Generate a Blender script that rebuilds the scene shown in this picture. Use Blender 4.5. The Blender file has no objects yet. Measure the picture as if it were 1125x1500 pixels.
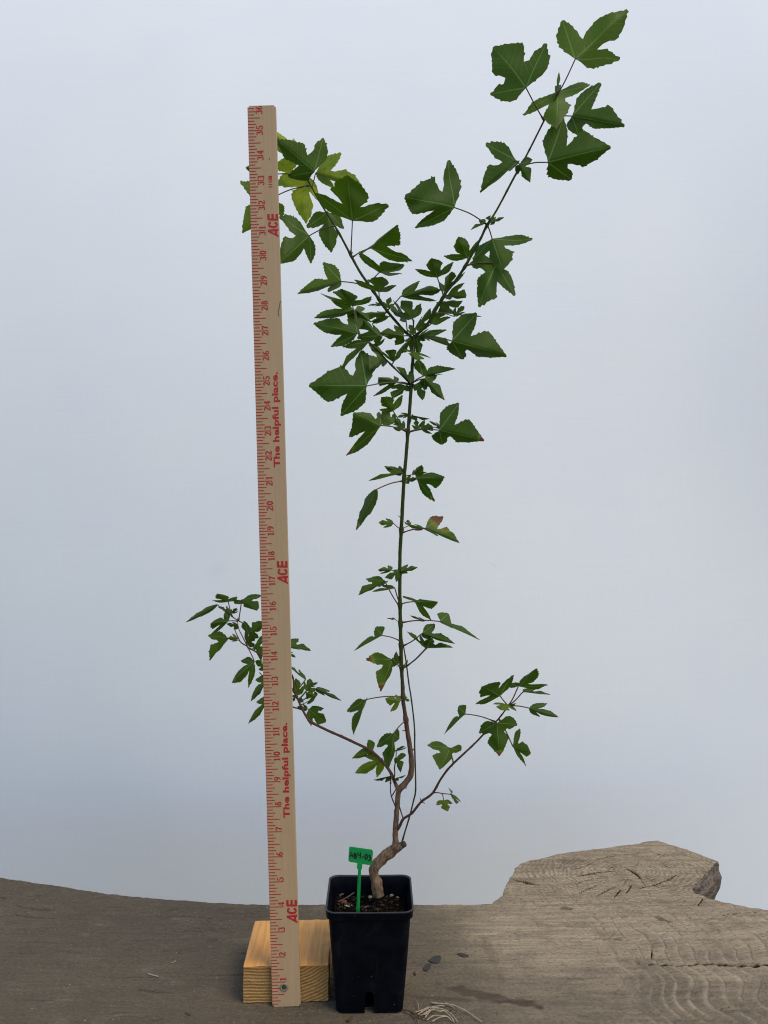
import bpy, bmesh, math, random
import numpy as np
from mathutils import Vector, Matrix, noise
from mathutils.geometry import delaunay_2d_cdt

R = math.radians
SC = bpy.context.scene
COL = SC.collection

# ------------------------------------------------------------------ camera
F = 1127.0            # focal length in photograph pixels (1125 x 1500)
CAMZ = 0.502          # camera height above the slab
D0 = 0.78             # distance to the front of the yardstick (y = 0)
cam_data = bpy.data.cameras.new('camera')
cam_data.sensor_fit = 'VERTICAL'
cam_data.sensor_height = 36.0
cam_data.lens = F * 36.0 / 1500.0
cam_data.clip_start = 0.02
cam_data.clip_end = 100
cam = bpy.data.objects.new('camera', cam_data)
COL.objects.link(cam)
cam.location = (0, -D0, CAMZ)
cam.rotation_euler = (R(90), 0, 0)
SC.camera = cam

# ------------------------------------------------------------------ world, sun, exposure
SUN_EL, SUN_AZ = 56.0, 128.0      # azimuth: compass style, 180 = from behind the camera
world = bpy.data.worlds.new('World')
SC.world = world
world.use_nodes = True
wn = world.node_tree
wn.nodes.clear()
sky = wn.nodes.new('ShaderNodeTexSky')
sky.sky_type = 'NISHITA'
sky.sun_disc = False
sky.sun_elevation = R(SUN_EL)
sky.sun_rotation = R(SUN_AZ)
sky.air_density = 1.0
sky.dust_density = 0.7
sky.ozone_density = 1.0
bg = wn.nodes.new('ShaderNodeBackground')
bg.inputs['Strength'].default_value = 0.15
wo = wn.nodes.new('ShaderNodeOutputWorld')
wn.links.new(sky.outputs[0], bg.inputs[0])
wn.links.new(bg.outputs[0], wo.inputs[0])
sun_d = bpy.data.lights.new('sun', 'SUN')
sun_d.energy = 1.5
sun_d.angle = R(28)
sun_d.color = (1.0, 0.86, 0.66)
sun = bpy.data.objects.new('sun', sun_d)
COL.objects.link(sun)
_az = R(SUN_AZ)
_dir = Vector((math.sin(_az) * math.cos(R(SUN_EL)), math.cos(_az) * math.cos(R(SUN_EL)), math.sin(R(SUN_EL))))
sun.rotation_euler = _dir.to_track_quat('Z', 'Y').to_euler()
sun.location = _dir * 5
vs = SC.view_settings
vs.view_transform = 'Standard'
vs.look = 'None'
vs.exposure = 0.40
vs.gamma = 1.0
vs.use_curve_mapping = False

SC.cycles.pixel_filter_type = 'BLACKMAN_HARRIS'
SC.cycles.filter_width = 1.1

# ------------------------------------------------------------------ helpers
def at(px, py, D):
    """photograph pixel + distance in front of the camera -> point of the place"""
    return Vector(((px - 562.5) * D / F, D - D0, CAMZ - (py - 750.0) * D / F))

def ground(px, py):
    """pixel of a point that lies on the slab's top (z = 0)"""
    return at(px, py, CAMZ * F / (py - 750.0))

def link(name, mesh, mats=(), parent=None, loc=None):
    o = bpy.data.objects.new(name, mesh)
    COL.objects.link(o)
    if not isinstance(mats, (list, tuple)):
        mats = [mats]
    if mesh is not None:
        for m in mats:
            if m.name not in [x.name for x in mesh.materials if x]:
                mesh.materials.append(m)
    if parent is not None:
        o.parent = parent
    if loc is not None:
        o.location = loc
    return o

def tag(o, label, cat, group=None):
    o['label'] = label
    o['category'] = cat
    if group:
        o['group'] = group
    return o

def pydata(name, verts, faces, smooth=True):
    me = bpy.data.meshes.new(name)
    me.from_pydata([tuple(v) for v in verts], [], faces)
    me.update()
    if smooth:
        me.polygons.foreach_set('use_smooth', [True] * len(me.polygons))
    return me

def bm_mesh(name, bm, smooth=False):
    me = bpy.data.meshes.new(name)
    bmesh.ops.recalc_face_normals(bm, faces=bm.faces[:])
    bm.to_mesh(me)
    bm.free()
    if smooth:
        me.polygons.foreach_set('use_smooth', [True] * len(me.polygons))
    return me

def catmull(pts, n):
    """smooth curve through points (any dimension), n samples per span"""
    P = [np.array(p, float) for p in pts]
    P = [2 * P[0] - P[1]] + P + [2 * P[-1] - P[-2]]
    out = []
    for i in range(1, len(P) - 2):
        for k in range(n):
            t = k / n
            a, b, c, d = P[i - 1], P[i], P[i + 1], P[i + 2]
            out.append(0.5 * ((2 * b) + (c - a) * t + (2 * a - 5 * b + 4 * c - d) * t * t + (3 * b - a - 3 * c + d) * t ** 3))
    out.append(P[-2])
    return out

def tube(path, radii, seg=8, cap=True, rough=0.0, rng=None):
    """tapered tube along 3D points -> verts, faces"""
    pts = [Vector(p) for p in path]
    n = len(pts)
    verts, faces = [], []
    ref = Vector((0.13, 1, 0.21)).normalized()
    for i in range(n):
        t = (pts[min(i + 1, n - 1)] - pts[max(i - 1, 0)]).normalized()
        a = t.cross(ref).normalized()
        b = t.cross(a).normalized()
        for k in range(seg):
            th = 2 * math.pi * k / seg
            rr = radii[i]
            if rough:
                rr *= 1 + rough * noise.noise(pts[i] * 180 + Vector((math.cos(th), math.sin(th), 0)) * 1.4)
            verts.append(pts[i] + (a * math.cos(th) + b * math.sin(th)) * rr)
    for i in range(n - 1):
        for k in range(seg):
            k2 = (k + 1) % seg
            faces.append((i * seg + k, i * seg + k2, (i + 1) * seg + k2, (i + 1) * seg + k))
    if cap:
        faces.append(tuple(range(seg))[::-1])
        faces.append(tuple((n - 1) * seg + k for k in range(seg)))
    return verts, faces

# ------------------------------------------------------------------ node material helpers
class NT:
    def __init__(self, name):
        self.m = bpy.data.materials.new(name)
        self.m.use_nodes = True
        self.t = self.m.node_tree
        self.t.nodes.clear()
        self.out = self.t.nodes.new('ShaderNodeOutputMaterial')
    def n(self, typ, **kw):
        nd = self.t.nodes.new('ShaderNode' + typ)
        for k, v in kw.items():
            setattr(nd, k, v)
        return nd
    def l(self, a, b):
        self.t.links.new(a, b)
    def setin(self, nd, key, v):
        if hasattr(v, 'links') or isinstance(v, bpy.types.NodeSocket):
            self.l(v, nd.inputs[key])
        else:
            nd.inputs[key].default_value = v
    def coord(self, which='Object', scale=None):
        c = self.n('TexCoord').outputs[which]
        if scale is None:
            return c
        mp = self.n('Mapping')
        mp.inputs['Scale'].default_value = scale
        self.l(c, mp.inputs['Vector'])
        return mp.outputs[0]
    def noise(self, vec, scale, detail=3.0, rough=0.5, dist=0.0):
        nd = self.n('TexNoise')
        self.l(vec, nd.inputs['Vector'])
        nd.inputs['Scale'].default_value = scale
        nd.inputs['Detail'].default_value = detail
        nd.inputs['Roughness'].default_value = rough
        nd.inputs['Distortion'].default_value = dist
        return nd.outputs['Fac']
    def math(self, op, a, b=0.0, c=None, clamp=False):
        nd = self.n('Math', operation=op)
        nd.use_clamp = clamp
        self.setin(nd, 0, a)
        self.setin(nd, 1, b)
        if c is not None:
            self.setin(nd, 2, c)
        return nd.outputs[0]
    def ramp(self, fac, a, b, lo=0.0, hi=1.0):
        nd = self.n('MapRange')
        nd.interpolation_type = 'SMOOTHSTEP'
        self.setin(nd, 'Value', fac)
        nd.inputs['From Min'].default_value = a
        nd.inputs['From Max'].default_value = b
        nd.inputs['To Min'].default_value = lo
        nd.inputs['To Max'].default_value = hi
        return nd.outputs[0]
    def mix(self, fac, a, b, mode='MIX'):
        nd = self.n('MixRGB', blend_type=mode)
        self.setin(nd, 0, fac)
        for i, v in ((1, a), (2, b)):
            if isinstance(v, tuple):
                nd.inputs[i].default_value = (v[0], v[1], v[2], 1)
            else:
                self.l(v, nd.inputs[i])
        return nd.outputs[0]
    def attr(self, name, out='Fac'):
        nd = self.n('Attribute')
        nd.attribute_name = name
        return nd.outputs[out]
    def bump(self, h, strength=0.3, dist=0.001, normal=None):
        nd = self.n('Bump')
        nd.inputs['Strength'].default_value = strength
        nd.inputs['Distance'].default_value = dist
        self.l(h, nd.inputs['Height'])
        if normal is not None:
            self.l(normal, nd.inputs['Normal'])
        return nd.outputs[0]
    def bsdf(self, color, rough=0.6, normal=None, spec=0.4):
        p = self.n('BsdfPrincipled')
        if isinstance(color, tuple):
            p.inputs['Base Color'].default_value = (color[0], color[1], color[2], 1)
        else:
            self.l(color, p.inputs['Base Color'])
        self.setin(p, 'Roughness', rough)
        p.inputs['Specular IOR Level'].default_value = spec
        if normal is not None:
            self.l(normal, p.inputs['Normal'])
        return p
    def done(self, shader):
        self.l(shader.outputs[0], self.out.inputs[0])
        return self.m

def simple_mat(name, col, rough=0.6, var=0.25, scale=300.0, bump=0.15, spec=0.35):
    t = NT(name)
    c = t.coord()
    nz = t.noise(c, scale, 4, 0.6)
    col2 = tuple(min(1, x * (1 - var)) for x in col)
    col1 = tuple(min(1, x * (1 + var)) for x in col)
    return t.done(t.bsdf(t.mix(nz, col2, col1), rough, t.bump(nz, bump, 0.0006), spec))

# ------------------------------------------------------------------ materials
def mat_backdrop():
    t = NT('white_sheet')
    c = t.coord()
    big = t.noise(c, 1.6, 3, 0.5)
    weave = t.noise(t.coord('Object', (6, 6, 420)), 1.0, 3, 0.7)
    weave2 = t.noise(t.coord('Object', (300, 300, 8)), 1.0, 2, 0.6)
    fine = t.noise(c, 700, 3, 0.7)
    cloud = t.noise(t.coord('Object', (1.0, 1.0, 1.5)), 3.4, 4, 0.55, 0.6)
    col = t.mix(t.ramp(big, 0.3, 0.7), (0.785, 0.805, 0.808), (0.825, 0.830, 0.812))
    col = t.mix(t.ramp(cloud, 0.35, 0.7, 0.0, 0.30), col, (0.780, 0.785, 0.835))
    w = t.math('ADD', t.math('MULTIPLY', weave, 0.55), t.math('MULTIPLY', weave2, 0.35))
    col = t.mix(t.ramp(w, 0.30, 0.62, 0.0, 1.0), t.mix(0.06, col, (0.45, 0.47, 0.52)), col)
    spots = t.noise(c, 26, 2, 0.4)
    col = t.mix(t.ramp(spots, 0.79, 0.83, 0.0, 0.3), col, (0.5, 0.47, 0.45))
    smudge = t.attr('smudge')
    col = t.mix(t.math('MULTIPLY', smudge, t.ramp(fine, 0.4, 0.65)), col, (0.36, 0.36, 0.38))
    h = t.math('ADD', t.math('MULTIPLY', w, 0.6), t.math('MULTIPLY', fine, 0.4))
    return t.done(t.bsdf(col, 0.85, t.bump(h, 0.25, 0.0004), 0.15))

def mat_slab():
    t = NT('weathered_slab')
    c = t.coord()
    st = t.coord('Object', (9, 160, 40))
    big = t.noise(c, 7, 4, 0.55)
    mid = t.noise(t.coord('Object', (18, 50, 20)), 1.0, 5, 0.6, 0.6)
    streak = t.noise(st, 1.0, 5, 0.65, 0.4)
    fine = t.noise(c, 900, 3, 0.75)
    speck = t.noise(c, 330, 2, 0.5)
    ring = t.attr('ring')
    rk = t.attr('ring_mask')
    lines = t.math('SINE', t.math('MULTIPLY', t.math('ADD', ring, t.math('MULTIPLY', mid, 0.016)), 1550.0))
    lines = t.math('MULTIPLY', lines, rk)
    warm = t.attr('warm')
    base = t.mix(big, (0.100, 0.077, 0.044), (0.152, 0.119, 0.072))
    base = t.mix(t.math('MULTIPLY', warm, 0.75), base, t.mix(big, (0.490, 0.375, 0.232), (0.640, 0.510, 0.330)))
    base = t.mix(t.ramp(streak, 0.30, 0.66, 0.50, 0.0), base, (0.085, 0.068, 0.054))
    base = t.mix(t.ramp(mid, 0.52, 0.75, 0.0, 0.24), base, (0.33, 0.27, 0.19))
    brk = t.noise(t.coord('Object', (60, 90, 40)), 1.0, 4, 0.6)
    base = t.mix(t.math('MULTIPLY', t.ramp(lines, 0.0, 0.9, 0.0, 0.55), t.ramp(brk, 0.32, 0.58, 0.2, 1.0)), base, (0.115, 0.080, 0.050))
    base = t.mix(t.math('MULTIPLY', t.attr('terrace'), t.ramp(brk, 0.32, 0.58, 0.35, 0.90)), base, (0.105, 0.074, 0.047))
    base = t.mix(t.math('MULTIPLY', t.attr('crest'), t.ramp(mid, 0.35, 0.65, 0.15, 0.60)), base, (0.52, 0.415, 0.28))
    patch = t.noise(t.coord('Object', (30, 42, 30)), 1.0, 6, 0.72, 0.9)
    base = t.mix(t.ramp(patch, 0.42, 0.66, 0.0, 0.34), base, (0.070, 0.056, 0.042))
    grit = t.noise(t.coord('Object', (260, 420, 300)), 1.0, 3, 0.7)
    base = t.mix(t.ramp(grit, 0.50, 0.70, 0.0, 0.58), base, (0.052, 0.040, 0.030))
    base = t.mix(t.ramp(grit, 0.26, 0.46, 0.26, 0.0), base, (0.36, 0.295, 0.205))
    base = t.mix(t.ramp(fine, 0.38, 0.66, 0.24, 0.0), base, (0.07, 0.056, 0.045))
    base = t.mix(t.ramp(speck, 0.70, 0.76, 0.0, 0.6), base, (0.42, 0.38, 0.32))
    base = t.mix(t.ramp(speck, 0.235, 0.275, 0.7, 0.0), base, (0.045, 0.03, 0.022))
    base = t.mix(t.ramp(t.attr('crack'), 0.25, 0.75), base, (0.009, 0.007, 0.006))  # near-black in the cracks paints their inner shade along with dirt
    stain = t.math('MULTIPLY', t.attr('stain'), t.ramp(mid, 0.25, 0.6, 0.45, 1.0))
    base = t.mix(stain, base, (0.070, 0.046, 0.030))
    h = t.math('ADD', t.math('MULTIPLY', streak, 0.7), t.math('MULTIPLY', fine, 0.45))
    h = t.math('ADD', h, t.math('MULTIPLY', lines, 0.22))
    h = t.math('ADD', h, t.math('MULTIPLY', speck, 0.3))
    h = t.math('ADD', h, t.math('MULTIPLY', grit, -0.9))
    return t.done(t.bsdf(base, 0.82, t.bump(h, 0.75, 0.0012), 0.2))

def mat_bark():
    t = NT('slab_bark_edge')
    c = t.coord('Object', (30, 30, 220))
    a = t.noise(c, 1.0, 5, 0.65, 0.8)
    b = t.noise(t.coord(), 160, 4, 0.6)
    col = t.mix(t.ramp(a, 0.3, 0.7), (0.10, 0.075, 0.058), (0.30, 0.235, 0.175))
    col = t.mix(t.ramp(b, 0.35, 0.6, 0.5, 0.0), col, (0.05, 0.038, 0.03))
    h = t.math('ADD', a, t.math('MULTIPLY', b, 0.5))
    return t.done(t.bsdf(col, 0.88, t.bump(h, 0.9, 0.004), 0.2))

def mat_yardstick():
    t = NT('bare_hardwood')
    c = t.coord()
    g = t.noise(t.coord('Object', (230, 60, 9)), 1.0, 4, 0.6)
    fl = t.noise(t.coord('Object', (900, 200, 260)), 1.0, 2, 0.5)
    big = t.noise(c, 9, 2, 0.5)
    col = t.mix(g, (0.375, 0.238, 0.122), (0.500, 0.342, 0.190))
    col = t.mix(t.ramp(fl, 0.55, 0.75, 0.0, 0.35), col, (0.29, 0.18, 0.10))
    col = t.mix(t.ramp(big, 0.4, 0.7, 0.0, 0.25), col, (0.38, 0.26, 0.17))
    h = t.math('ADD', g, t.math('MULTIPLY', fl, 0.6))
    return t.done(t.bsdf(col, 0.55, t.bump(h, 0.2, 0.0003), 0.35))

def mat_print():
    t = NT('red_printing_ink')
    nz = t.noise(t.coord(), 1500, 3, 0.7)
    col = t.mix(t.ramp(nz, 0.52, 0.72, 0.0, 0.55), (0.40, 0.012, 0.018), (0.46, 0.24, 0.15))
    return t.done(t.bsdf(col, 0.6, None, 0.3))

def mat_pine_top():
    t = NT('planed_pine')
    g = t.noise(t.coord('Object', (210, 14, 60)), 1.0, 4, 0.6, 0.5)
    big = t.noise(t.coord('Object', (30, 9, 30)), 1.0, 3, 0.5)
    fine = t.noise(t.coord(), 800, 2, 0.6)
    col = t.mix(t.ramp(g, 0.3, 0.7), (0.58, 0.250, 0.056), (0.74, 0.365, 0.100))
    col = t.mix(t.ramp(big, 0.55, 0.75, 0.0, 0.5), col, (0.42, 0.17, 0.05))
    col = t.mix(t.ramp(fine, 0.68, 0.74, 0.0, 0.35), col, (0.25, 0.10, 0.04))
    h = t.math('ADD', g, t.math('MULTIPLY', fine, 0.4))
    return t.done(t.bsdf(col, 0.55, t.bump(h, 0.25, 0.0005), 0.35))

def mat_pine_end():
    t = NT('sawn_pine_end_grain')
    c = t.coord()
    warp = t.noise(c, 22, 3, 0.5)
    fz = t.noise(c, 900, 3, 0.75)
    sep = t.n('SeparateXYZ')
    t.l(c, sep.inputs[0])
    x, z = sep.outputs[0], sep.outputs[2]
    # growth rings of a pith lying below and left of the block
    dx = t.math('ADD', x, 0.030)
    dz = t.math('ADD', z, -0.145)
    r = t.math('SQRT', t.math('ADD', t.math('MULTIPLY', dx, dx), t.math('MULTIPLY', dz, dz)))
    r = t.math('ADD', r, t.math('MULTIPLY', warp, 0.006))
    w = t.math('SINE', t.math('MULTIPLY', r, 2000.0))
    w = t.math('ADD', w, t.math('MULTIPLY', t.math('SUBTRACT', t.noise(c, 150, 4, 0.7), 0.5), 2.2))
    col = t.mix(t.ramp(w, -0.6, 1.0), (0.52, 0.320, 0.115), (0.330, 0.160, 0.045))
    col = t.mix(t.ramp(z, 0.022, 0.040, 0.0, 0.55), col, (0.36, 0.155, 0.04))
    col = t.mix(t.ramp(fz, 0.40, 0.62, 0.55, 0.0), col, (0.22, 0.115, 0.04))
    col = t.mix(t.ramp(fz, 0.60, 0.72, 0.0, 0.6), col, (0.78, 0.56, 0.27))
    h = t.math('ADD', t.math('MULTIPLY', w, -0.35), t.math('MULTIPLY', fz, 1.3))
    return t.done(t.bsdf(col, 0.8, t.bump(h, 0.8, 0.0012), 0.2))

def mat_pot():
    t = NT('black_nursery_plastic')
    c = t.coord()
    a = t.noise(c, 55, 4, 0.6)
    f = t.noise(c, 900, 2, 0.6)
    s = t.noise(c, 420, 1, 0.4)
    col = t.mix(t.ramp(a, 0.35, 0.75), (0.0011, 0.0015, 0.0030), (0.0024, 0.0030, 0.0062))
    col = t.mix(t.ramp(s, 0.80, 0.84, 0.0, 0.5), col, (0.22, 0.21, 0.20))
    dust = t.noise(t.coord('Object', (40, 40, 18)), 1.0, 6, 0.75, 0.5)
    col = t.mix(t.ramp(dust, 0.55, 0.80, 0.0, 0.12), col, (0.10, 0.095, 0.09))
    rough = t.ramp(a, 0.3, 0.7, 0.42, 0.60)
    return t.done(t.bsdf(col, rough, t.bump(f, 0.3, 0.0003), 0.09))

def mat_soil():
    t = NT('peat_soil')
    c = t.coord()
    a = t.noise(c, 260, 5, 0.7)
    b = t.noise(c, 900, 3, 0.7)
    col = t.mix(t.ramp(a, 0.3, 0.7), (0.003, 0.0025, 0.002), (0.014, 0.010, 0.007))
    col = t.mix(t.ramp(b, 0.70, 0.76, 0.0, 0.6), col, (0.09, 0.07, 0.05))
    h = t.math('ADD', a, b)
    return t.done(t.bsdf(col, 0.95, t.bump(h, 1.0, 0.003), 0.12))

def mat_stem():
    t = NT('maple_bark_and_green_stem')
    c = t.coord()
    wood = t.attr('woody')
    moss = t.attr('moss')
    a = t.noise(t.coord('Object', (420, 420, 130)), 1.0, 4, 0.6)
    b = t.noise(c, 900, 3, 0.6)
    green = t.mix(a, (0.022, 0.034, 0.005), (0.050, 0.068, 0.010))
    red = t.mix(a, (0.060, 0.026, 0.017), (0.110, 0.052, 0.034))
    brown = t.mix(t.ramp(a, 0.3, 0.7), (0.085, 0.050, 0.030), (0.225, 0.145, 0.090))
    col = t.mix(t.ramp(wood, 0.0, 0.5), green, red)
    col = t.mix(t.ramp(wood, 0.5, 1.0), col, brown)
    col = t.mix(t.math('MULTIPLY', t.attr('cut'), 0.85), col, (0.03, 0.027, 0.027))
    col = t.mix(t.math('MULTIPLY', moss, t.ramp(b, 0.35, 0.6, 0.2, 0.9)), col, (0.075, 0.068, 0.018))
    h = t.math('ADD', a, t.math('MULTIPLY', b, 0.6))
    return t.done(t.bsdf(col, 0.6, t.bump(h, 0.7, 0.0009), 0.10))

def mat_leaf():
    t = NT('trident_maple_leaf')
    uv = t.n('UVMap')
    uv.uv_map = 'leaf_uv'
    sep = t.n('SeparateXYZ')
    t.l(uv.outputs[0], sep.inputs[0])
    u, v = sep.outputs[0], sep.outputs[1]     # across (signed), along
    au = t.math('ABSOLUTE', u)
    obj = t.coord('Object')
    blotch = t.noise(obj, 70, 3, 0.6)
    fine = t.noise(obj, 900, 2, 0.6)
    # primary veins: centre line and the two lobe axes
    sx, sy = 0.848, 0.530
    d1 = au
    cr = t.math('ABSOLUTE', t.math('SUBTRACT', t.math('MULTIPLY', au, sy), t.math('MULTIPLY', v, sx)))
    rr = t.math('SQRT', t.math('ADD', t.math('MULTIPLY', au, au), t.math('MULTIPLY', v, v)))
    wid = t.math('MULTIPLY', t.math('SUBTRACT', 1.12, rr), 0.013)
    v1 = t.math('LESS_THAN', d1, wid)
    v2 = t.math('LESS_THAN', cr, t.math('MULTIPLY', wid, 0.9))
    vein = t.math('MAXIMUM', v1, v2)
    # side veins branch off the centre line and the lobe axes in forward-pointing pairs
    s1 = t.math('SUBTRACT', v, t.math('MULTIPLY', au, 0.95))
    f1 = t.math('ABSOLUTE', t.math('SUBTRACT', t.math('FRACT', t.math('MULTIPLY', s1, 8.0)), 0.5))
    side = t.ramp(f1, 0.0, 0.10, 1.0, 0.0)
    al = t.math('ADD', t.math('MULTIPLY', au, sx), t.math('MULTIPLY', v, sy))
    s2 = t.math('SUBTRACT', al, t.math('MULTIPLY', cr, 0.95))
    f2 = t.math('ABSOLUTE', t.math('SUBTRACT', t.math('FRACT', t.math('MULTIPLY', s2, 9.0)), 0.5))
    side2 = t.ramp(f2, 0.0, 0.10, 1.0, 0.0)
    which = t.math('LESS_THAN', cr, d1)
    sv = t.n('Mix')
    sv.data_type = 'FLOAT'
    t.l(which, sv.inputs[0])
    t.l(side, sv.inputs[2])
    t.l(side2, sv.inputs[3])
    sidev = sv.outputs[0]
    yel = t.attr('yellow')
    brn = t.attr('brown')
    rnd = t.attr('shade')
    top = t.mix(blotch, (0.0285, 0.056, 0.0050), (0.054, 0.096, 0.0088))
    top = t.mix(t.math('MULTIPLY', rnd, 0.8), top, (0.088, 0.138, 0.006))
    yc = t.mix(t.ramp(blotch, 0.3, 0.7), (0.180, 0.240, 0.014), (0.37, 0.35, 0.026))
    top = t.mix(t.math('MULTIPLY', yel, t.ramp(blotch, 0.25, 0.55, 0.75, 1.0)), top, yc)
    top = t.mix(t.math('MULTIPLY', sidev, 0.24), top, (0.085, 0.16, 0.045))
    top = t.mix(t.math('MULTIPLY', vein, 0.60), top, (0.165, 0.235, 0.075))
    back = t.mix(blotch, (0.105, 0.145, 0.085), (0.145, 0.185, 0.110))
    back = t.mix(t.math('MULTIPLY', vein, 0.6), back, (0.20, 0.24, 0.12))
    geo = t.n('NewGeometry')
    col = t.mix(geo.outputs['Backfacing'], top, back)
    spk = t.noise(obj, 420, 2, 0.5)
    col = t.mix(t.ramp(spk, 0.755, 0.80, 0.0, 0.55), col, (0.11, 0.085, 0.03))
    edge = t.ramp(t.math('ADD', brn, t.math('MULTIPLY', t.math('SUBTRACT', blotch, 0.5), 0.5)), 0.42, 0.60)
    halo = t.ramp(t.math('ADD', brn, t.math('MULTIPLY', t.math('SUBTRACT', blotch, 0.5), 0.5)), 0.22, 0.45)
    col = t.mix(t.math('MULTIPLY', halo, 0.6), col, (0.20, 0.20, 0.02))
    col = t.mix(edge, col, t.mix(fine, (0.075, 0.030, 0.016), (0.20, 0.088, 0.045)))
    h = t.math('ADD', t.math('MULTIPLY', sidev, -0.5), t.math('MULTIPLY', vein, -0.8))
    h = t.math('ADD', h, t.math('MULTIPLY', fine, 0.35))
    nrm = t.bump(h, 0.45, 0.0006)
    p = t.bsdf(col, t.ramp(blotch, 0.3, 0.7, 0.46, 0.58), nrm, 0.21)
    tr = t.n('BsdfTranslucent')
    tcol = t.mix(1.0, col, (1.25, 1.7, 0.5), 'MULTIPLY')
    t.l(tcol, tr.inputs[0])
    ms = t.n('MixShader')
    ms.inputs[0].default_value = 0.30
    t.l(p.outputs[0], ms.inputs[1])
    t.l(tr.outputs[0], ms.inputs[2])
    return t.done(ms)

def mat_petiole():
    t = NT('petiole_skin')
    a = t.attr('shade')
    nz = t.noise(t.coord(), 300, 2, 0.5)
    col = t.mix(a, (0.095, 0.110, 0.038), (0.105, 0.036, 0.028))
    col = t.mix(t.math('MULTIPLY', nz, 0.4), col, (0.05, 0.03, 0.02))
    return t.done(t.bsdf(col, 0.5, None, 0.35))

M = dict(sheet=mat_backdrop(), slab=mat_slab(), bark=mat_bark(), stick=mat_yardstick(), ink=mat_print(),
         pine=mat_pine_top(), pine_end=mat_pine_end(), pot=mat_pot(), soil=mat_soil(), stem=mat_stem(),
         leaf=mat_leaf(), petiole=mat_petiole())
M['rim'] = simple_mat('pot_rim_highlight', (0.030, 0.032, 0.038), 0.5, 0.35, 260, 0.2, 0.35)  # greyer than the pot wall: paints the highlight along the rim
M['barkbit'] = simple_mat('composted_bark_bits', (0.040, 0.027, 0.017), 0.9, 0.6, 350, 0.6, 0.1)
M['tag'] = simple_mat('green_tag_plastic', (0.004, 0.235, 0.052), 0.42, 0.08, 300, 0.05, 0.4)
M['marker'] = simple_mat('black_marker_ink', (0.012, 0.010, 0.012), 0.5, 0.1)
M['brass'] = simple_mat('dull_brass_washer', (0.20, 0.185, 0.095), 0.5, 0.25, 600)
M['steel'] = simple_mat('dark_screw_steel', (0.045, 0.045, 0.043), 0.4, 0.3, 700)
M['pencil'] = simple_mat('grey_pencil', (0.10, 0.085, 0.075), 0.6, 0.2)
M['pebble'] = simple_mat('pale_pebble', (0.30, 0.26, 0.20), 0.8, 0.35, 400, 0.6)
M['redstone'] = simple_mat('reddish_stone', (0.15, 0.042, 0.028), 0.8, 0.35, 400, 0.6)
M['chip'] = simple_mat('tan_wood_chip', (0.23, 0.165, 0.095), 0.85, 0.4, 500, 0.6)
M['twig'] = simple_mat('dry_brown_twig', (0.135, 0.10, 0.062), 0.85, 0.4, 500, 0.6)
M['root'] = simple_mat('dry_straw_root', (0.36, 0.29, 0.185), 0.8, 0.35, 350, 0.4)
M['rootdark'] = simple_mat('dark_root_bit', (0.10, 0.045, 0.022), 0.8, 0.5, 350, 0.4)
M['flake'] = simple_mat('slate_grey_flake', (0.052, 0.047, 0.043), 0.8, 0.25, 700, 0.5, 0.1)
M['whitebit'] = simple_mat('white_splinter', (0.34, 0.32, 0.29), 0.8, 0.2, 500, 0.3)
M['tanbit'] = simple_mat('orange_splinter', (0.42, 0.23, 0.11), 0.8, 0.2, 500, 0.3)

# ------------------------------------------------------------------ the backdrop sheet
def build_backdrop():
    Y = 0.66
    nx, nz = 120, 110
    xs = np.linspace(-1.5, 1.5, nx)
    zs = np.linspace(-0.55, 2.3, nz)
    verts, sm = [], []
    s0 = at(310, 838, Y + D0)
    for z in zs:
        for x in xs:
            dy = 0.010 * noise.noise(Vector((x * 1.3, z * 0.8, 3.1))) + 0.004 * noise.noise(Vector((x * 4.1, z * 1.4, 7.7)))
            verts.append((x, Y + dy + 0.135 * (z - 0.08) ** 2 + 0.34 * x * x * (1.0 / (1.0 + math.exp((z - 0.75) * 4.0))) * (0.65 + 0.35 * math.tanh(x * 4.0)), z))
            d = math.hypot(x - s0.x, z - s0.z)
            sm.append(max(0.0, 1 - d / 0.010))
    faces = [(j * nx + i, j * nx + i + 1, (j + 1) * nx + i + 1, (j + 1) * nx + i) for j in range(nz - 1) for i in range(nx - 1)]
    me = pydata('backdrop', verts, faces)
    a = me.attributes.new('smudge', 'FLOAT', 'POINT')
    a.data.foreach_set('value', sm)
    o = link('backdrop', me, M['sheet'])
    o['kind'] = 'structure'
    md = o.modifiers.new('thickness', 'SOLIDIFY')
    md.thickness = 0.0015
    md.offset = 1
    # a few tiny specks stuck on it are left to the material
    return o
build_backdrop()

# ------------------------------------------------------------------ the weathered slab
KNOT = ground(927, 1279)

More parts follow.
